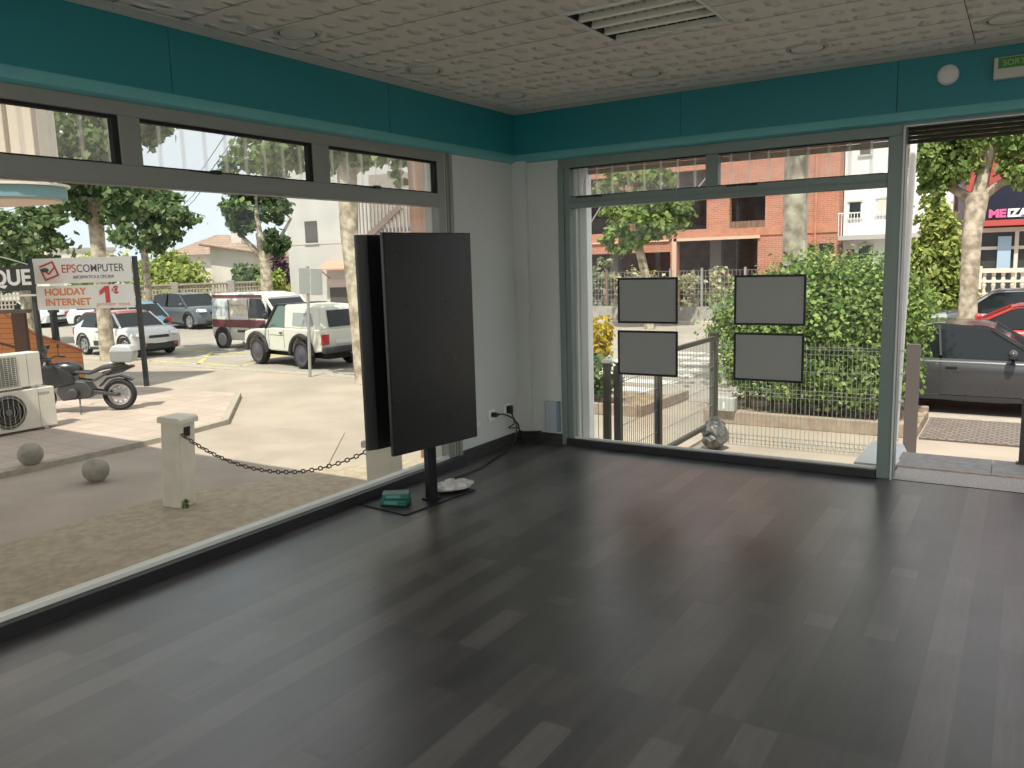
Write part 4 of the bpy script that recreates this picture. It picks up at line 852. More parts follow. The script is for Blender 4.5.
# ---- van with maroon stripes
vn = thing('delivery_van', 'white delivery van with maroon stripes driving behind the off-roader', 'van', (-17.95,13.0,RD), math.radians(-1))
M_van = mat('van_white', (0.70,0.69,0.66), 0.35, coat=0.4); M_mar = mat('maroon_stripe', (0.16,0.035,0.04), 0.4)
def hull(slices):   # slices along x: (x, half width bottom, half width belt, half width top, z0, zbelt, ztop)
    m = MB(); vs = []; K = 10
    for x, a, b, c, z0, zb_, zt in slices:
        vs += [(x,-a*0.92,z0),(x,-a,z0+0.10),(x,-b,zb_),(x,-c,zt-0.10),(x,-c+0.12,zt),(x,c-0.12,zt),(x,c,zt-0.10),(x,b,zb_),(x,a,z0+0.10),(x,a*0.92,z0)]
    n = len(slices); fs = [(i*K+k,(i+1)*K+k,(i+1)*K+(k+1)%K,i*K+(k+1)%K) for i in range(n-1) for k in range(K)]
    fs += [tuple(range(K)), tuple((n-1)*K+k for k in range(K))[::-1]]
    return m.add(vs, fs)
obj('body', hull([(-2.0,0.76,0.76,0.70,0.36,0.95,1.76),(-1.9,0.82,0.83,0.74,0.30,0.98,1.84),(0.0,0.83,0.83,0.75,0.28,1.0,1.87),(0.62,0.83,0.83,0.73,0.28,1.0,1.80),(0.80,0.83,0.83,0.72,0.28,1.0,1.72)]), M_van, vn, smooth=True)
obj('front_end', MB().add([(0.78,-0.83,0.28),(0.78,-0.83,1.06),(1.35,-0.80,0.98),(1.85,-0.74,0.84),(2.02,-0.68,0.60),(2.02,-0.70,0.30),(0.78,0.83,0.28),(0.78,0.83,1.06),(1.35,0.80,0.98),(1.85,0.74,0.84),(2.02,0.68,0.60),(2.02,0.70,0.30)],
    [(0,1,2,3,4,5),(11,10,9,8,7,6),(0,6,7,1),(1,7,8,2),(2,8,9,3),(3,9,10,4),(4,10,11,5),(5,11,6,0)]), M_van, vn, bevel=0.05)
obj('windscreen', MB().add([(0.76,-0.70,1.70),(0.76,0.70,1.70),(1.42,0.76,1.0),(1.42,-0.76,1.0),(0.74,-0.72,1.0),(0.74,0.72,1.0)], [(0,1,2,3),(0,3,4),(1,5,2),(4,5,1,0),(3,2,5,4)]), M_cglass, vn)
obj('windscreen_pillar', MB().bar((0.74,-0.735,1.73),(1.42,-0.80,0.99),0.06,0.07).bar((0.74,0.735,1.73),(1.42,0.80,0.99),0.06,0.07), M_van, vn)
obj('side_window', MB().add([(0.02,-0.842,1.04),(0.95,-0.842,1.04),(0.72,-0.80,1.48),(0.55,-0.772,1.66),(0.02,-0.768,1.68)],[(0,1,2,3,4)]).add([(0.02,-0.80,1.04),(0.95,-0.80,1.04),(0.72,-0.77,1.48),(0.55,-0.74,1.66),(0.02,-0.74,1.68)],[(0,1,2,3,4)]), M_cglass, vn)
for z0, z1, y in ((0.72,0.98,-0.843),(1.70,1.80,-0.768)): obj('stripe', MB().box(-1.88,0.80 if z0 < 1 else 0.62,y,y+0.012,z0,z1), M_mar, vn)
obj('side_moulding', MB().box(-0.6,0.9,-0.853,-0.835,0.56,0.64), M_trim, vn)
obj('side_panel', MB().box(-1.85,-0.98,-0.822,-0.80,1.10,1.62), mat('van_panel_print',(0.62,0.66,0.68),0.5,var=0.1,scale=8), vn); obj('side_panel', MB().box(-0.90,-0.10,-0.822,-0.80,1.10,1.62), mat('van_panel_print2',(0.66,0.60,0.50),0.5,var=0.15,scale=10), vn)
text('lettering', 'EPSCOMPUTER', 0.14, mat('van_letters',(0.30,0.36,0.40),0.5), vn, (-1.80,-0.824,1.36), width=0.78)
text('lettering', 'INFORMATICA', 0.10, mat('van_letters2',(0.35,0.25,0.2),0.5), vn, (-0.86,-0.824,1.45), width=0.7)
for x in (-0.05, 0.0): obj('door_seam', MB().box(x-0.95*(x<0),x-0.95*(x<0)+0.01,-0.846,-0.82,0.36,1.66), M_trim, vn)
obj('wheel_arch_trim', MB().tube([(-1.38+0.40*math.cos(PI*k/12),-0.845,0.32+0.40*math.sin(PI*k/12)) for k in range(13)],0.03,6).tube([(1.30+0.40*math.cos(PI*k/12),-0.825,0.32+0.40*math.sin(PI*k/12)) for k in range(13)],0.03,6), M_trim, vn)
obj('wheel_well', MB().lathe([(0.38,-0.01),(0.38,0.02)],24,Matrix.Translation((-1.38,-0.845,0.32)) @ Matrix.Rotation(PI/2,4,'X')), M_gasket, vn)
obj('mirror', MB().ball((1.0,-0.98,1.12),(0.06,0.10,0.11),12,8).bar((1.0,-0.80,1.06),(1.0,-0.95,1.08),0.04), M_trim, vn)
for s in (-1,1): obj('headlight', MB().box(1.82,1.98,min(s*.45,s*.72),max(s*.45,s*.72),0.66,0.84), M_lamp, vn, bevel=0.02)
for cx in (-1.38,1.30):
    for s in (-1,1):
        R = Matrix.Translation((cx,s*0.79,0.31)) @ Matrix.Rotation(-s*PI/2,4,'X')
        wh = obj('wheel', ringmb(0.31,0.19,R,28), M_tyre, vn, smooth=True)
        rm = MB().lathe([(0.22,0.02),(0.22,0.085),(0.19,0.10),(0.10,0.09)],24,R)
        for k in range(7): a = 2*PI*k/7; rm.bar(R @ Vector((0,0,0.095)), R @ Vector((0.2*math.cos(a),0.2*math.sin(a),0.095)),0.04,0.02,up=(0,1,0))
        obj('rim', rm, M_rim, wh)

# ---- white off-roader seen from its rear left
jp = thing('off_roader', 'white three-door off-road vehicle standing between van and street sign', 'off-road vehicle', (-13.15,10.05,RD), PI-0.16)
M_jp = mat('offroader_paint', (0.66,0.66,0.58), 0.35, coat=0.4)
# local: x forward (world -x), y left (world -y, towards the shop); near side is local +y
def arcp(cx, r_, z0, n=8): return [(cx+r_*math.cos(a), z0+r_*math.sin(a)) for a in [0.15+(PI-0.3)*k/n for k in range(n+1)]]
jb = [(-1.80,0.48),(-1.82,1.04),(0.35,1.04),(0.62,1.02),(1.40,0.97),(1.78,0.90),(1.84,0.55),(1.66,0.50)] + arcp(1.12,0.47,0.38) + [(0.5,0.42),(-0.45,0.42)] + arcp(-0.98,0.47,0.38)
obj('body', MB().prism(jb,-0.80,0.80,'Y'), M_jp, jp, bevel=0.035)
obj('hard_top', MB().add([(-1.80,-0.78,1.03),(-0.15,-0.78,1.03),(-0.12,-0.68,1.66),(-1.62,-0.66,1.62),(-1.80,0.78,1.03),(-0.15,0.78,1.03),(-0.12,0.68,1.66),(-1.62,0.66,1.62)],[(0,1,2,3),(7,6,5,4),(0,4,5,1),(1,5,6,2),(2,6,7,3),(3,7,4,0)]), M_jp, jp, bevel=0.05)
obj('cab_glass', MB().add([(-0.15,-0.76,1.04),(0.72,-0.76,1.02),(0.28,-0.66,1.62),(-0.12,-0.66,1.64),(-0.15,0.76,1.04),(0.72,0.76,1.02),(0.28,0.66,1.62),(-0.12,0.66,1.64)],[(0,1,2,3),(7,6,5,4),(0,4,5,1),(1,5,6,2),(2,6,7,3),(3,7,4,0)]), mat('green_car_glass',(0.10,0.16,0.13),0.08,spec=0.8), jp)
obj('roof', MB().box(-0.15,0.30,-0.68,0.68,1.63,1.68), M_trim, jp, bevel=0.02)
for s in (-1,1):
    obj('windscreen_pillar', MB().bar((0.74,s*0.775,1.02),(0.28,s*0.675,1.65),0.05,0.05), M_trim, jp)
    obj('side_window', MB().add([(-1.50,s*0.776,1.12),(-0.55,s*0.776,1.12),(-0.55,s*0.722,1.46),(-1.30,s*0.722,1.46),(-1.50,s*0.74,1.12),(-0.55,s*0.74,1.12),(-0.55,s*0.69,1.46),(-1.30,s*0.69,1.46)],[(0,1,2,3),(7,6,5,4),(0,4,5,1),(1,5,6,2),(2,6,7,3),(3,7,4,0)]), mat('pale_side_glass',(0.30,0.33,0.33),0.15), jp)
    obj('mirror', MB().ball((0.66,s*0.93,1.10),(0.05,0.10,0.08),12,8).bar((0.66,s*0.78,1.05),(0.66,s*0.90,1.07),0.03), M_trim, jp)
    obj('door_seam', MB().box(-0.18,-0.17,min(s*.80,s*.805),max(s*.80,s*.805),0.5,1.0).box(0.55,0.56,min(s*.80,s*.805),max(s*.80,s*.805),0.5,1.0).box(-0.18,0.56,min(s*.80,s*.805),max(s*.80,s*.805),0.84,0.85), M_trim, jp)
    obj('door_handle', MB().box(-0.12,0.02,min(s*.80,s*.825),max(s*.80,s*.825),0.90,0.93), M_trim, jp)
    obj('tail_light', MB().box(-1.86,-1.80,min(s*.56,s*.78),max(s*.56,s*.78),0.66,0.92), M_red, jp, bevel=0.01)
    obj('headlight', MB().lathe([(0.09,0),(0.08,0.03)],16,Matrix.Translation((1.80,s*0.55,0.76)) @ Matrix.Rotation(PI/2,4,'Y')), M_lamp, jp)
    for cx in (1.12,-0.98):
        pts = [(cx+0.50*math.cos(a),s*0.84,0.38+0.50*math.sin(a)) for a in [PI*k/14 for k in range(15)]]
        obj('wheel_flare', MB().tube(pts,0.055,8), M_trim, jp, smooth=True)
        R = Matrix.Translation((cx,s*0.74,0.37)) @ Matrix.Rotation(-s*PI/2,4,'X')
        wh = obj('wheel', ringmb(0.37,0.25,R,28), M_tyre, jp, smooth=True)
        obj('rim', MB().lathe([(0.27,0.04),(0.27,0.10),(0.20,0.09),(0.08,0.13),(0.05,0.14)],24,R), mat('dark_steel_rim',(0.10,0.095,0.12),0.5,metal=0.4), wh)
obj('rear_window', MB().add([(-1.815,-0.50,1.10),(-1.815,0.50,1.10),(-1.69,0.46,1.52),(-1.69,-0.46,1.52),(-1.77,-0.50,1.10),(-1.77,0.50,1.10),(-1.65,0.46,1.52),(-1.65,-0.46,1.52)],[(0,1,2,3),(7,6,5,4),(0,4,5,1),(1,5,6,2),(2,6,7,3),(3,7,4,0)]), M_cglass, jp)
obj('rear_bumper', MB().box(-2.0,-1.83,-0.80,0.80,0.44,0.60), M_trim, jp, bevel=0.03)
obj('number_plate', MB().box(-1.84,-1.83,-0.15,0.37,0.66,0.77), M_white, jp)
obj('tow_hook', MB().tube([(-1.95,0,0.42),(-2.12,0,0.40),(-2.14,0,0.48)],0.02,8), M_rim, jp)
obj('front_bumper', MB().box(1.80,1.96,-0.80,0.80,0.46,0.60), M_trim, jp, bevel=0.03)
obj('underbody', MB().box(-1.7,1.7,-0.5,0.5,0.26,0.46), M_gasket, jp)

# ---- trees on the left
GRP = 'plane trees along the street'
tree('plane tree with forked crown standing over the white advertising boards', (-18.85,7.75,G-0.02), [(0,0,0),(0.02,0,1.6),(0,0.05,3.6),(-0.05,0.1,4.6)], [0.22,0.19,0.20,0.24],
     [([(0,0.05,3.9),(-0.7,0.1,4.9),(-1.3,0.1,5.8)],[0.16,0.10,0.05]),([(0,0.05,4.0),(0.6,0.3,5.0),(1.1,0.5,6.2)],[0.16,0.10,0.05]),([(0,0.1,4.3),(0.1,0.2,5.6),(0,0.2,7.0)],[0.15,0.1,0.05])],
     [((-0.75,-0.1,4.75),(0.8,0.8,0.7),700),((0.75,0.4,4.5),(0.95,0.9,0.75),900),((-0.1,-0.35,4.3),(0.5,0.3,0.4),220),((0.1,0.1,5.7),(1.6,1.2,1.0),1700),((-0.6,0.2,6.8),(1.5,1.3,1.2),1400),((1.3,0.7,6.6),(1.0,1.0,1.1),800)], 0.20, L_dark, seed=11)
tree('slimmer plane tree with a round dark crown right of the advertising boards', (-29.45,16.3,-1.1), [(0,0,0),(0,0,2.0),(0,0,3.7),(-0.1,0.2,5.0)], [0.18,0.15,0.15,0.2],
     [([(0,0,3.5),(-0.9,0.2,4.3),(-1.6,0.3,5.3)],[0.11,0.07,0.04]),([(0,0,3.6),(0.8,0.3,4.5),(1.6,0.4,5.2)],[0.11,0.07,0.04])],
     [((-0.4,0.2,4.4),(1.6,1.4,0.95),1500),((0.9,0.6,4.9),(1.4,1.3,0.9),1200),((0.1,0.3,5.9),(1.5,1.4,0.9),1200)], 0.24, L_dark, seed=12)
tree('thick-trunked plane tree before the terracotta roofs, behind the van', (-24.85,19.0,-1.1), [(0,0,0),(0.05,0,1.2),(0.02,0,2.6),(-0.15,0.0,4.2)], [0.36,0.30,0.24,0.2],
     [([(0,0,3.0),(-1.0,-0.2,4.0),(-1.8,-0.4,4.8)],[0.14,0.09,0.05]),([(0,0,3.0),(0.6,0.4,3.9),(1.1,0.7,4.8)],[0.14,0.09,0.05]),([(-0.1,0,3.8),(-0.3,0,5.0),(-0.2,0,6)],[0.13,0.09,0.05])],
     [((-1.3,-0.3,4.8),(0.9,0.8,0.8),600),((0.5,0.3,4.0),(0.7,0.7,0.85),600),((-0.5,0,5.3),(1.6,1.3,0.85),1100),((-0.2,0,6.6),(1.8,1.4,1.0),1000)], 0.24, L_dark, seed=13)
tree('tall mottled plane tree rising just left of the monitors', (-8.42,6.95,G-0.02), [(0.14,0.10,0),(0.04,0.11,1.5),(-0.16,0.2,3.2),(-0.40,0.50,4.9),(-0.5,0.6,6.5)], [0.21,0.18,0.19,0.22,0.18],
     [([(-0.35,0.45,4.5),(-1.1,0.5,5.2),(-1.9,0.5,5.8)],[0.13,0.08,0.04]),([(-0.35,0.45,4.4),(0.4,0.8,5.0),(1.5,1.3,5.3)],[0.13,0.08,0.04])],
     [((-0.9,0.5,5.25),(1.25,1.0,0.75),1300),((1.1,1.1,5.3),(1.2,0.9,0.75),1200),((-2.4,0.2,6.0),(0.9,0.8,0.8),600),((0.2,0.7,6.4),(2.2,1.4,0.9),1500),((0.72,0.85,4.25),(0.20,0.2,0.18),60),((1.75,1.5,4.1),(0.25,0.2,0.35),90),((0.3,0.7,4.95),(1.6,0.9,0.42),1500),((-1.9,0.1,5.1),(1.2,0.8,0.55),1300)], 0.16, L_plane, seed=14)
tree('broad dark tree at the far left edge under the rounded canopy', (-28.2,10.4,-1.0), [(0,0,0),(0,0,2.4),(0.1,0,3.6)], [0.2,0.17,0.15], [([(0,0,3.0),(-0.8,0,3.8),(-1.5,0,4.4)],[0.1,0.07,0.04])],
     [((-0.2,0,3.9),(1.9,1.5,1.25),2200),((1.0,0.5,4.6),(0.9,0.8,0.5),500),((-0.5,0,2.8),(1.2,1.0,0.8),900)], 0.22, L_dark, seed=15)
# hedges and garden plants behind the wall
shrub('round_bush', 'big rounded lime-green bush behind the pierced wall', (-45.7,29.0,-1.1), [((0,0,2.0),(2.6,2.2,1.9),4200)], 0.30, L_lime, 5, 21)
shrub('garden_shrub', 'pale shrub behind the wall between the first two trees', (-42.0,21.8,-1.1), [((0,0,2.4),(2.6,1.5,1.5),1800)], 0.26, L_lime, 4, 22)
shrub('garden_shrub', 'dark spiky shrub in front of the terracotta roofs', (-37.4,29.4,-1.1), [((0,0,1.9),(2.5,1.2,1.15),1500)], 0.32, L_dark, 4, 23)
shrub('purple_shrub', 'purple-leaved shrub beside the white house', (-33.0,27.4,-1.1), [((0,0,2.6),(0.9,0.8,1.2),900)], 0.24, L_purple, 4, 24)
shrub('garden_shrub', 'bright green shrub by the wall end next to the white house', (-31.7,25.5,-1.1), [((0,0,1.7),(0.8,0.7,0.9),700)], 0.26, L_lime, 4, 25)

# ---- pierced garden wall
gw = thing('garden_wall', 'long pierced concrete block garden wall with square pillars', 'wall', (-40.6,14.2,RD), math.atan2(31-14.2,-32.4+40.6))
M_gw = mat('pierced_block', (0.40,0.35,0.28), 0.9, var=0.08); M_gwp = mat('grey_pillar', (0.33,0.31,0.28), 0.9, var=0.1)
WL = math.hypot(31-14.2, 8.2)
obj('base_course', MB().box(-6,WL,-0.10,0.10,0,0.75), M_gwp, gw)
lat = MB()
nx = 150
for i in range(nx): x = -6 + (WL+6)*(i+0.5)/nx; lat.box(x-0.035,x+0.035,-0.04,0.04,0.78,1.85)
for k in range(6): z_ = 0.78 + 1.07*k/5; lat.box(-6,WL,-0.05,0.05,z_-0.03,z_+0.03)
obj('pierced_screen', lat, M_gw, gw)
obj('coping', MB().box(-6,WL,-0.12,0.12,1.88,1.96), M_gw, gw)
for i in range(9): x = -5.8 + (WL+5.6)*i/8; obj('pillar', MB().box(x-0.18,x+0.18,-0.16,0.16,0,2.05), M_gwp, gw, bevel=0.02)

# ---- houses on the left
vl = thing('tiled_villa', 'low villa with terracotta hipped roof and chimney beyond the wall', 'house', (-53.5,39.2,-1.1), math.radians(33))
obj('walls', MB().box(-3.2,3.2,-2,4,0,4.0), M_wplaster, vl)
obj('roof', MB().add([(-3.8,-2.6,3.95),(3.8,-2.6,3.95),(3.8,4.6,3.95),(-3.8,4.6,3.95),(-0.5,1,5.6),(0.5,1,5.6)],[(0,1,5,4),(2,3,4,5),(1,2,5),(3,0,4),(0,3,2,1)]), M_tile, vl)
obj('chimney', MB().box(1.3,2.1,-0.6,0.1,4.2,5.9), M_wplaster, vl); obj('chimney_cap', MB().box(1.15,2.25,-0.75,0.25,5.9,6.1), M_gwp, vl)
v2 = thing('gabled_house', 'pale low house with long sloping tiled roof before the villa', 'house', (-41.3,33.9,-1.1), math.radians(33))
obj('walls', MB().prism([(-4.2,0),(4.2,0),(4.2,2.9),(-4.2,4.3)],0,5,'Y'), M_wplaster, v2)
obj('roof', MB().prism([(-4.7,4.55),(4.6,2.95),(4.6,2.80),(-4.7,4.35)],-0.6,1.0,'Y').prism([(-4.7,4.35),(4.6,4.1),(4.6,2.85)],1.0,5.4,'Y'), mat('brown_roof_tiles',(0.36,0.30,0.23),0.9,var=0.15), v2)
obj('eave_board', MB().bar((-4.7,-0.62,4.42),(4.6,-0.62,2.86),0.06,0.16,up=(0,1,0)), mat('dark_red_eave',(0.22,0.08,0.06),0.8), v2)
wh_ = thing('white_house', 'tall white rendered house with one small window left of the monitors', 'house', (-31.9,26.9,-1.1), math.atan2(28.6-26.9,-21.2+31.9))
obj('walls', MB().box(0,10.8,0,4,0,12), mat('cool_white_render',(0.52,0.51,0.49),0.9,var=0.05,scale=0.6), wh_)
wi = obj('window', MB().box(1.25,2.08,-0.03,0.02,3.98,5.18), mat('closed_shutter',(0.10,0.095,0.09),0.7), wh_)
obj('window_sill', MB().box(1.18,2.15,-0.08,0.02,3.91,3.98), M_wplaster, wi)
obj('string_line', MB().box(0,5.2,-0.02,0,3.90,3.95), mat('pale_pink_render',(0.60,0.50,0.46),0.9), wh_)
obj('pink_base', MB().box(2.6,5.6,-0.03,0,0,1.95), MATS['pale_pink_render'], wh_)
obj('awning', MB().prism([(0,2.95),(-0.9,2.55),(-0.9,2.47),(0,2.87)],2.55,4.3,'X').bar((2.7,-0.85,2.5),(2.7,0,2.0),0.06,0.06), mat('salmon_awning',(0.62,0.30,0.22),0.8), wh_)
obj('gate', MB().box(2.7,4.6,-0.06,-0.035,0,1.5), mat('dark_gate',(0.09,0.08,0.08),0.6), wh_)
bal = MB()
for k in range(18): bal.box(5.6+k*0.22,5.67+k*0.22,-1.2,-1.12,4.3,6.4)
bal.box(5.5,9.6,-1.2,0,4.15,4.3).box(5.5,9.6,-1.22,-1.1,6.4,6.5)
obj('balcony_recess', MB().box(5.6,9.5,-0.04,0,2.0,7.4), mat('recess_brown',(0.30,0.27,0.24),0.9,var=0.1), wh_); obj('balcony_lattice', bal, mat('weathered_slats',(0.36,0.32,0.30),0.8), wh_)
obj('stair_stringer', MB().bar((5.3,-1.25,3.5),(8.2,-1.25,5.6),0.10,0.30), mat('stringer_brown',(0.20,0.15,0.13),0.8), wh_)
gc = thing('stone_chimney', 'tall square chimney above the roofs at the far left', 'chimney', (-47.6,22.0,-1.1))
obj('stack', MB().box(-0.45,0.45,-0.45,0.45,0,5.0), M_plaster, gc); obj('cap', MB().box(-0.55,0.55,-0.55,0.55,5.0,5.25), M_gwp, gc)
fb = thing('far_building', 'long low pale building on the horizon behind the advertising boards', 'building', (-66,33,-1.1), math.radians(60))
obj('walls', MB().box(-14,4,0,6,0,4.6), M_wplaster, fb); obj('parapet', MB().box(-14.2,4.2,-0.1,6.1,4.6,4.9), M_gwp, fb)
# overhead wires
wr_ = MB()
for k, z_ in enumerate((5.2,5.5,6.1)):
    wr_.tube([(-46,30,z_),(-36,24,z_+0.2),(-20,15,z_+1.8)],0.02,4)
tag(obj('overhead_wires', wr_, M_trim), 'thin dark overhead wires crossing the sky by the white house', 'wires')

# ================================================================== THE STREET BEHIND THE BACK WINDOW
# mesh fence
M_wire = mat('painted_wire', (0.24,0.25,0.235), 0.5, metal=0.2); M_fpost = mat('fence_post_paint', (0.06,0.055,0.05), 0.5, metal=0.2)
def wire_section(x0, x1, z0, z1, hz):
    m = MB(); n = int((x1-x0)/0.053)
    for i in range(n+1): x = x0 + (x1-x0)*i/n; m.box(x-0.0025,x+0.0025,-0.0025,0.0025,z0,z1)
    for z in hz:
        m.box(x0,x1,-0.007,-0.002,z-0.0025,z+0.0025)
    return m
fz = [0.05,0.10,0.15,0.42,0.68,0.73,0.78,1.02,1.24,1.30,1.33]
fe = thing('mesh_fence', 'grey welded wire mesh fence in front of the big hedge', 'fence', (0.14,4.62,G-0.02), 0.0)
obj('wire_mesh', wire_section(0.05,2.30,0.03,1.38,fz), M_wire, fe)
obj('post', MB().box(2.30,2.44,-0.03,0.04,0,1.40), mat('taupe_post',(0.085,0.075,0.07),0.6), fe, bevel=0.004)
obj('post', MB().box(-0.04,0.05,-0.045,0.045,0,1.47), M_fpost, fe, bevel=0.004)
obj('post_cap', MB().box(-0.055,0.065,-0.055,0.055,1.47,1.49), M_fpost, fe)
gt = thing('ramp_guard_rail', 'dark metal framed mesh guard rail running from the window to the fence', 'railing', (0.17,1.58,G-0.02), PI/2)
obj('top_rail', MB().bar((0.0,0,1.42),(2.95,0,1.42),0.05,0.05), M_fpost, gt); obj('bottom_rail', MB().bar((0,0,0.30),(2.95,0,0.30),0.05,0.05), M_fpost, gt)
obj('wire_mesh', wire_section(0.05,2.93,0.30,1.40,[0.55,0.80,1.05,1.25]), M_wire, gt)
for x in (0.0,1.05): obj('post', MB().box(x-0.035,x+0.035,-0.035,0.035,0,1.42), M_fpost, gt, bevel=0.003)
g2 = thing('mesh_fence', 'short mesh fence at the left bottom of the back window with a dark post', 'fence', (-2.2,1.62,G-0.02), 0.0)
obj('wire_mesh', wire_section(0.0,2.18,0.03,1.15,[0.3,0.6,0.9,1.1]), M_wire, g2); obj('post', MB().box(2.20,2.26,-0.035,0.035,0,1.44), M_fpost, g2, bevel=0.003)
obj('post_cap', MB().box(2.19,2.27,-0.045,0.045,1.44,1.47), M_white_al, g2)
# bag of rubble and utility box
bgm = MB().ball((0,0,0.20),(0.17,0.15,0.20),20,14); rr_ = random.Random(5)
bgm.v = [(v[0]*(1+0.2*rr_.uniform(-1,1)), v[1]*(1+0.2*rr_.uniform(-1,1)), max(0,v[2]*(1+0.12*rr_.uniform(-1,1)))) for v in bgm.v]
tag(obj('rubbish_bag', bgm, mat('dark_crumpled_plastic',(0.05,0.05,0.05),0.3,col2=(0.17,0.17,0.16),scale=9,bump=0.6), smooth=True, loc=(0.27,4.28,G-0.02)), 'dark crumpled plastic bag at the foot of the fence corner', 'bag')
ub = thing('utility_box', 'small pale grey utility cover on the planter behind the fence corner', 'utility box', (-0.10,5.95,G+0.18))
obj('box', MB().box(-0.16,0.14,-0.08,0.08,0,0.20), mat('utility_grey',(0.42,0.43,0.40),0.6), ub, bevel=0.01); obj('lid_mark', MB().box(-0.03,0.0,-0.085,-0.08,0.04,0.14), M_white, ub)
# planters
M_kb = mat('planter_kerb', (0.33,0.26,0.20), 0.9, var=0.12); M_soil = mat('dry_soil', (0.30,0.23,0.16), 0.95, var=0.3, scale=6, bump=0.5)
pl = thing('hedge_planter', 'long low kerbed planter carrying the big hedge', 'planter', (0,0,G-0.02))
obj('kerb', MB().box(-0.45,2.45,5.95,6.07,0,0.19).box(-0.45,-0.33,6.07,7.5,0,0.19).box(-0.33,2.45,7.38,7.5,0,0.19), M_kb, pl, bevel=0.01); obj('soil', MB().box(-0.33,2.45,6.07,7.38,0,0.13), M_soil, pl)
p2 = thing('corner_planter', 'low kerbed flower bed with an angled corner beyond the guard rail', 'planter', (0,0,G-0.02))
def kerbline(m, pts, w, z0, z1):
    for a, b in zip(pts, pts[1:]): m.bar((a[0],a[1],(z0+z1)/2),(b[0],b[1],(z0+z1)/2),w,z1-z0)
    return m
obj('kerb', kerbline(MB(), [(-4.6,5.95),(-1.50,5.92),(-1.38,7.7)],0.12,0,0.17), M_kb, p2); obj('soil', MB().prism([(-4.6,6.0),(-1.55,5.97),(-1.44,7.5),(-4.6,7.5)],0,0.10,'Z'), M_soil, p2)
# cobbled strip by the doorway
cbs = tag(obj('cobbled_strip', MB().box(2.48,9,5.95,7.5,G-0.02,G+0.005), brickmat('cobbles',(0.26,0.22,0.19),(0.18,0.155,0.13),(0.11,0.09,0.075),0.11,0.09,'XY',0.5,0.018,bump=0.9)), 'worn cobbled strip between doorway and parked cars', 'paving')
# hedge
hd = thing('big_hedge', 'big bright green hedge behind the mesh fence', 'hedge', (0.9,6.75,G+0.10))
foliage('foliage', [((-0.75,0.1,1.15),(0.80,0.65,0.85),9000),((0.0,0,1.32),(1.05,0.8,0.98),15500),((0.70,0.1,1.32),(0.90,0.85,0.98),15500),((1.05,0.2,1.5),(0.50,0.65,0.60),3300),((-0.1,-0.1,0.65),(1.2,0.7,0.5),8000),((0.60,-0.1,0.6),(0.85,0.65,0.5),7500)], 0.060, L_hedge, hd, 31)
stm = MB()
for k in range(6): stm.tube([(-0.9+k*0.36,0.0,0),(-1.0+k*0.37,0.1,0.5),(-1.0+k*0.38,0.1,1.2)],[0.045,0.03,0.015],7)
obj('stems', stm, M_barkd, hd)
shrub('yellow_shrub', 'yellow-flowering shrub at the left edge of the back window', (-2.75,6.7,G+0.08), [((0,0,1.05),(0.42,0.35,0.62),900)], 0.09, L_yellow, 4, 32)
shrub('dark_shrub', 'dark green low shrub beneath the yellow one', (-2.55,6.4,G+0.08), [((0,0,0.42),(0.50,0.38,0.40),800)], 0.09, L_dark, 4, 33)
wg_ = foliage('wild_grass', [((-11.3+i*0.9,26.1,0.0+0.25*math.sin(i*1.7)),(0.7,0.4,0.9),520) for i in range(10)], 0.16, L_dry, seed=34); tag(wg_, 'dry wild grass growing along the front of the brick building', 'grass', kind='stuff')
shrub('wild_bush', 'tall pale wild bush by the brick building, left of the displays', (-12.0,26.0,-0.98), [((0,0,1.1),(0.9,0.5,0.9),800),((0.2,0,2.0),(0.45,0.4,0.6),250)], 0.16, leafmat('grey_green_leaves',(0.22,0.26,0.16),(0.50,0.52,0.36)), 4, 35)
# site fence before the brick building
sf = thing('site_fence', 'wire site fence on posts before the brick building', 'fence', (-13.5,25.3,-0.98))
m = MB()
for i in range(70): m.box(i*0.15-0.006,i*0.15+0.006,-0.006,0.006,0.1,1.95)
for k in range(9): m.box(0,10.4,-0.006,0.006,0.1+k*0.23,0.112+k*0.23)
obj('wire_mesh', m, M_steel, sf)
for x in (0,2.2,5.0,6.3,8.0,10.4): obj('post', MB().box(x-0.04,x+0.04,-0.04,0.04,0,2.05), M_steel if x > 4 else M_tim, sf)
obj('low_wall', MB().box(-2,7.4,-0.3,-0.15,0,0.55), M_gwp, sf)

# brick building with open bays
M_brick = brickmat('orange_brick', (0.52,0.19,0.12), (0.42,0.145,0.09), (0.46,0.31,0.24), 0.28, 0.075, 'XZ', 0.5, 0.010)
M_beam = mat('brick_beam', (0.50,0.22,0.14), 0.9, var=0.1, scale=3)
bk = thing('brick_building', 'unfinished orange brick building with dark open bays across the street', 'building', (-20,28,RD))
# local x = world x + 20, local z = world z + 1.1 ; openings (x0,x1,z0,z1)
ops = [(2.0,3.6,0.3,2.8),(4.2,10.45,0.3,2.85),(10.75,14.2,0.3,3.35),(1.5,3.8,4.0,6.9),(4.3,7.75,3.75,6.2),(8.6,12.05,3.75,6.2),(13.02,14.48,3.68,5.12),(13.1,14.45,6.4,7.6),(4.5,7.6,7.4,9.4)]
xs = sorted({0.0,17.3,*[o_[0] for o_ in ops],*[o_[1] for o_ in ops]}); zs = sorted({0.0,11.5,*[o_[2] for o_ in ops],*[o_[3] for o_ in ops]})
m = MB()
for i in range(len(xs)-1):
    for j in range(len(zs)-1):
        cx, czz = (xs[i]+xs[i+1])/2, (zs[j]+zs[j+1])/2
        if not any(o_[0] < cx < o_[1] and o_[2] < czz < o_[3] for o_ in ops): m.box(xs[i],xs[i+1],0,0.3,zs[j],zs[j+1])
obj('facade', m, M_brick, bk)
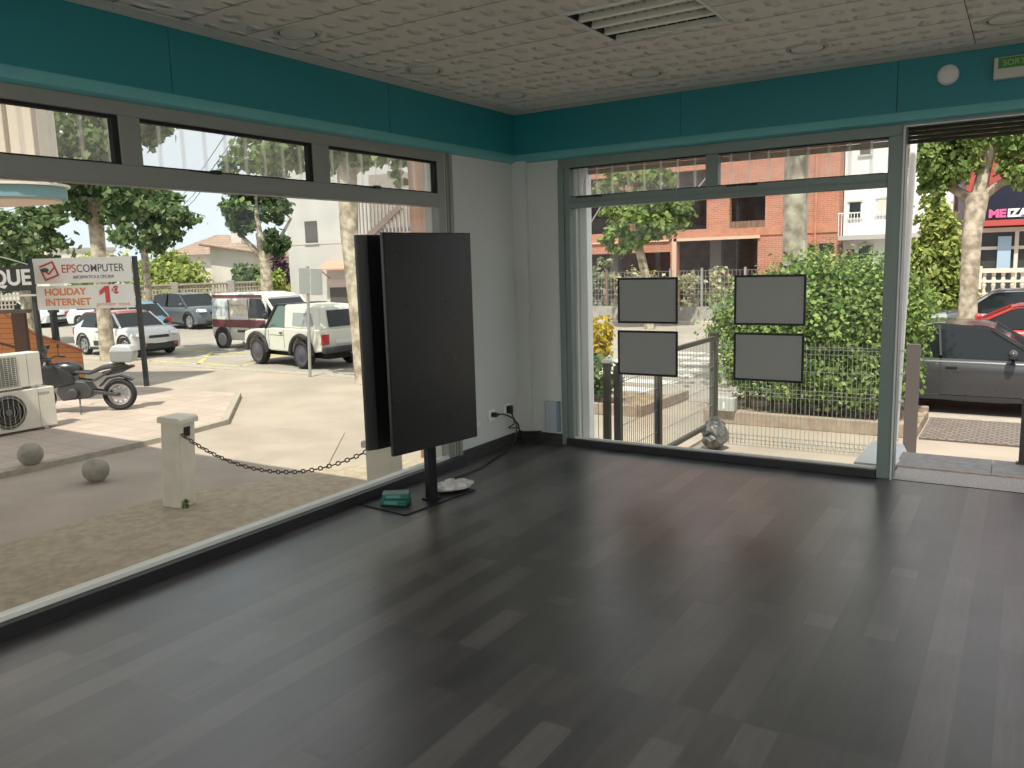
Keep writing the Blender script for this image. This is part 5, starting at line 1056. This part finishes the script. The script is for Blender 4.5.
obj('floor_beam', MB().box(-0.1,10.5,-0.06,0,3.35,3.75).box(10.5,17.3,-0.04,0,3.40,3.72), M_beam, bk); obj('upper_beam', MB().box(-0.1,17.3,-0.05,0,6.95,7.3), M_beam, bk)
obj('pale_edge', MB().box(10.62,14.3,-0.07,0,3.28,3.40).box(10.55,10.75,-0.07,0,0.2,3.40).box(0,10.4,-0.08,-0.0,3.30,3.36), mat('pale_render_edge',(0.66,0.46,0.34),0.9), bk)
obj('side_walls', MB().box(0,0.3,0.3,4.5,0,11.5).box(17.0,17.3,0.3,4.5,0,11.5).box(0.3,17.0,4.2,4.5,0,11.5), M_brick, bk)
obj('floor_slabs', MB().box(0.3,17,0.3,4.2,3.40,3.70).box(0.3,17,0.3,4.2,7.0,7.3).box(0.3,17,0.3,4.2,11.2,11.5), mat('slab_concrete',(0.30,0.28,0.26),0.9), bk)
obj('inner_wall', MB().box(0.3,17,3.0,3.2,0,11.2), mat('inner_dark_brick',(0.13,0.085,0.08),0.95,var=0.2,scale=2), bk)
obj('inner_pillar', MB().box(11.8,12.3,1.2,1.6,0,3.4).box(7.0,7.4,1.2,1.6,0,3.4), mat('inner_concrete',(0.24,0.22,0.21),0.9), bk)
for a, b in (((4.5,3.8),(6.0,5.4)),((6.2,3.8),(7.7,5.8)),((10.0,3.8),(12.0,5.9))): obj('brace', MB().bar((a[0],0.15,a[1]),(b[0],0.15,b[1]),0.05), M_steel, bk)
obj('window_rail', MB().box(13.02,14.48,0.05,0.08,3.70,4.0), M_tim, bk)
obj('downpipe', MB().tube([(16.45,-0.08,0.3),(16.45,-0.08,11)],0.06,8), M_beam, bk)
obj('vent_opening', MB().box(16.6,17.15,-0.02,0.0,2.60,2.98), M_voidm, bk)
# white building to its right
wb2 = thing('white_apartments', 'white rendered apartment house with railed balconies right of the brick one', 'building', (-2.66,28.7,-0.74)); wb2.scale = (0.86,0.86,0.86)
ng = thing('white_cottage', 'white house with tiled roof and two narrow windows seen over the cars', 'house', (-3.5,34.6,RD))
obj('walls', MB().box(0,4.4,0,3,-0.28,14), mat('bright_white_render',(0.78,0.79,0.82),0.9,var=0.04), wb2)
obj('walls', MB().box(4.6,9.2,-3.0,8,0,6.6), mat('wing_render',(0.76,0.74,0.74),0.9,var=0.04), ng)
obj('wing_roof', MB().prism([(4.4,6.5),(9.4,6.5),(9.0,8.2),(4.8,8.2)],-3.3,7,'Y'), M_tile, ng)
for x0, x1, z0, z1, mm in ((0.25,0.72,4.15,4.85,M_cglass),(1.42,2.10,4.25,4.92,M_plaster),(0.62,1.05,6.9,7.7,MATS['closed_shutter']),(2.5,3.1,7.0,7.8,M_cglass),(0.7,1.3,1.6,2.9,M_cglass)):
    w = obj('window', MB().box(x0,x1,-0.03,0.02,z0,z1), mm, wb2); obj('window_frame', MB().box(x0-.08,x1+.08,-0.05,0,z1,z1+.08).box(x0-.08,x1+.08,-0.08,0,z0-.08,z0), M_wplaster, w)
for (bx0, bx1, bz) in ((0.0,4.4,3.35),(0.9,4.4,1.15)):
    b = obj('balcony', MB().box(bx0,bx1,-1.2,0,bz-0.20,bz), M_plaster if bz < 2 else mat('balcony_grey',(0.42,0.40,0.38),0.9), wb2)
    r = MB().box(bx0,bx1,-1.2,-1.15,bz+0.95,bz+1.0)
    for k in range(34): r.box(bx0+(bx1-bx0)*k/34,bx0+(bx1-bx0)*k/34+0.03,-1.2,-1.17,bz,bz+0.95)
    obj('railing', r, M_white, b)
for x in (5.3,6.0): obj('window', MB().box(x,x+0.28,-3.04,-2.98,4.3,5.6), M_cglass, ng)
obj('hanging_sign', MB().box(0.30,0.62,-0.7,-0.62,1.65,2.75), mat('maroon_sign',(0.16,0.05,0.05),0.6), wb2)
shrub('ivy_clump', 'dark ivy clump at the corner of the brick building', (-3.4,27.4,-0.98), [((0,0,2.1),(0.4,0.35,0.9),500),((0.2,0,1.0),(0.5,0.35,0.8),500)], 0.16, L_dark, 3, 36)

# restaurant at the right
rs = thing('restaurant', 'restaurant front with a blue and pink lettered sign at the right', 'building', (1.2,27.4,RD), math.radians(3))
M_rw = mat('restaurant_red', (0.42,0.07,0.06), 0.7); M_rc = mat('cream_frame', (0.66,0.60,0.50), 0.7)
obj('walls', MB().box(0.4,9,0.3,3.0,0,10), M_rw, rs)
obj('glazing', MB().box(0.9,8.8,0.2,0.3,1.0,3.25), mat('dark_glazing',(0.05,0.06,0.06),0.15), rs)
f_ = MB().box(0.8,8.8,0.1,0.2,3.15,3.30).box(0.8,8.8,0.1,0.2,2.55,2.66).box(0.8,8.8,0.1,0.2,0.9,1.05)
for x in (0.8,1.95,3.6,5.2): f_.box(x,x+0.12,0.08,0.2,1.0,3.2)
obj('window_frames', f_, M_rc, rs)
sb = obj('sign_board', MB().box(0.7,8.8,-0.3,-0.1,3.55,4.75), mat('sign_navy',(0.012,0.014,0.03),0.4), rs)
obj('blue_panel', MB().add([(2.05,-0.32,3.62),(5.2,-0.32,3.62),(5.2,-0.32,4.75),(2.9,-0.32,4.75),(2.05,-0.30,3.62),(5.2,-0.30,3.62),(5.2,-0.30,4.75),(2.9,-0.30,4.75)],[(0,1,2,3),(7,6,5,4),(0,4,5,1),(1,5,6,2),(2,6,7,3),(3,7,4,0)]), mat('sign_blue',(0.14,0.24,0.50),0.4), sb)
text('lettering', 'ME', 0.36, mat('sign_pink',(0.75,0.12,0.30),0.4), sb, (1.12,-0.34,3.76), off=0.02, width=0.52)
text('lettering', 'IZANI', 0.36, mat('sign_white',(0.80,0.82,0.85),0.4), sb, (1.68,-0.34,3.76), off=0.02, width=0.95)
obj('sign_shelf', MB().box(0.7,8.8,-0.45,0.1,3.36,3.55), M_rw, rs)
obj('notice', MB().box(1.45,1.85,0.02,0.06,1.9,3.0), mat('notice_blue',(0.35,0.48,0.60),0.5), rs)
obj('orange_awning', MB().prism([(-0.9,4.8),(0.3,5.5),(0.3,5.4),(-0.9,4.7)],2.6,8.8,'X'), mat('orange_awning',(0.62,0.16,0.07),0.8), rs)
obj('red_shutter', MB().box(2.0,3.0,0.2,0.3,6.4,8.0), M_rw, rs); obj('cream_band', MB().box(0.4,8.8,0.15,0.3,6.1,6.35), M_rc, rs)
bl = thing('balustrade', 'cream pierced balustrade in front of the restaurant', 'balustrade', (2.25,25.6,-0.98))
obj('rails', MB().box(0,6,-0.08,0.08,0.72,0.86).box(0,6,-0.08,0.08,0.0,1.0 if False else 0.14).box(0,6,-0.12,0.12,1.68,1.82), M_rc, bl)
bb = MB()
for k in range(22):
    bb.lathe([(0.045,0),(0.075,0.12),(0.04,0.28),(0.075,0.42),(0.045,0.54)],8,Matrix.Translation((0.12+k*0.27,0,0.86)))
bb.box(0,6,-0.07,0.07,1.36,1.44)
for k in range(22): bb.lathe([(0.07,0),(0.05,0.12),(0.07,0.24)],8,Matrix.Translation((0.12+k*0.27,0,1.44)))
for k in range(22): bb.box(0.06+k*0.27,0.18+k*0.27,-0.04,0.04,0.14,0.72)
obj('balusters', bb, M_rc, bl)
obj('end_pier', MB().box(-0.25,0.05,-0.15,0.15,0,1.9), M_rc, bl, bevel=0.01)

# trees behind the back window
tree('plane tree with light leaves seen in the left half of the back window', (-8.2,22.4,RD), [(0,0,0),(-0.05,0,1.6),(-0.35,-0.1,3.0),(-0.5,-0.1,4.2)], [0.20,0.17,0.16,0.14],
     [([(-0.3,-0.1,2.8),(-1.1,-0.3,3.6),(-1.6,-0.4,4.6)],[0.1,0.06,0.04]),([(-0.35,-0.1,3.0),(0.5,0.2,4.0),(1.2,0.4,4.8)],[0.1,0.06,0.04])],
     [((-0.9,-0.4,3.3),(0.85,0.7,0.6),600),((-0.2,0,4.2),(1.5,1.2,0.95),1600),((0.9,0.4,4.2),(0.9,0.8,0.7),700),((-0.5,0,5.4),(1.5,1.1,0.9),1000)], 0.19, leafmat('fresh_plane_leaves',(0.10,0.19,0.05),(0.34,0.42,0.15)), seed=41)
tree('bare thick mottled plane trunk rising behind the hedge', (0.36,8.05,G), [(0,0,0),(0,0,1.6),(-0.03,0,3.2),(0,0.05,6.0)], [0.24,0.195,0.185,0.18],
     [([(0,0.05,5.0),(0.8,0.2,6.0),(1.6,0.2,6.8)],[0.12,0.08,0.05]),([(0,0.05,5.0),(-0.8,0.2,6.0),(-1.6,0.2,6.8)],[0.12,0.08,0.05])],
     [((0,0,7.4),(2.6,2.2,0.9),1800)], 0.2, L_plane, bark=mat('camouflage_bark',(0.56,0.52,0.43),0.9,scale=3.5,col2=(0.22,0.19,0.14),bump=0.3), seed=42)
tree('pale forked plane tree seen through the doorway', (2.38,17.2,RD), [(0,0,0),(0,0,1.5),(0.0,0.1,3.0),(0.06,0.3,3.9)], [0.24,0.205,0.215,0.26],
     [([(0.0,0.3,3.75),(-0.5,0.35,4.1),(-1.1,0.3,4.4)],[0.14,0.10,0.06]),([(0.06,0.3,3.8),(0.25,0.3,4.9),(0.5,0.3,6.2)],[0.18,0.13,0.08]),([(0.08,0.3,3.8),(0.55,0.3,4.15),(1.1,0.3,4.3)],[0.13,0.09,0.05])],
     [((-0.8,0.2,4.9),(0.9,0.7,0.75),2300),((0.2,0.5,5.2),(1.3,0.8,0.9),2000),((1.1,0.2,4.6),(0.7,0.5,0.6),900),((1.6,0.3,5.4),(0.8,0.7,0.8),900),((-0.9,0.2,4.1),(0.45,0.4,0.5),600)], 0.14, MATS['fresh_plane_leaves'], seed=43)
cf = thing('climber_column', 'tall bright climber-covered column left of the forked plane tree', 'tree', (1.35,21.3,RD))
obj('trunk', MB().tube([(0,0,0),(0,0,4.0)],[0.12,0.05],8), M_barkd, cf)
foliage('foliage', [((0,0,0.9),(1.1,0.6,0.9),2200),((0,0,2.2),(0.85,0.5,1.0),2600),((-0.1,0,3.4),(0.6,0.4,0.9),1500)], 0.15, L_lime, cf, 44)
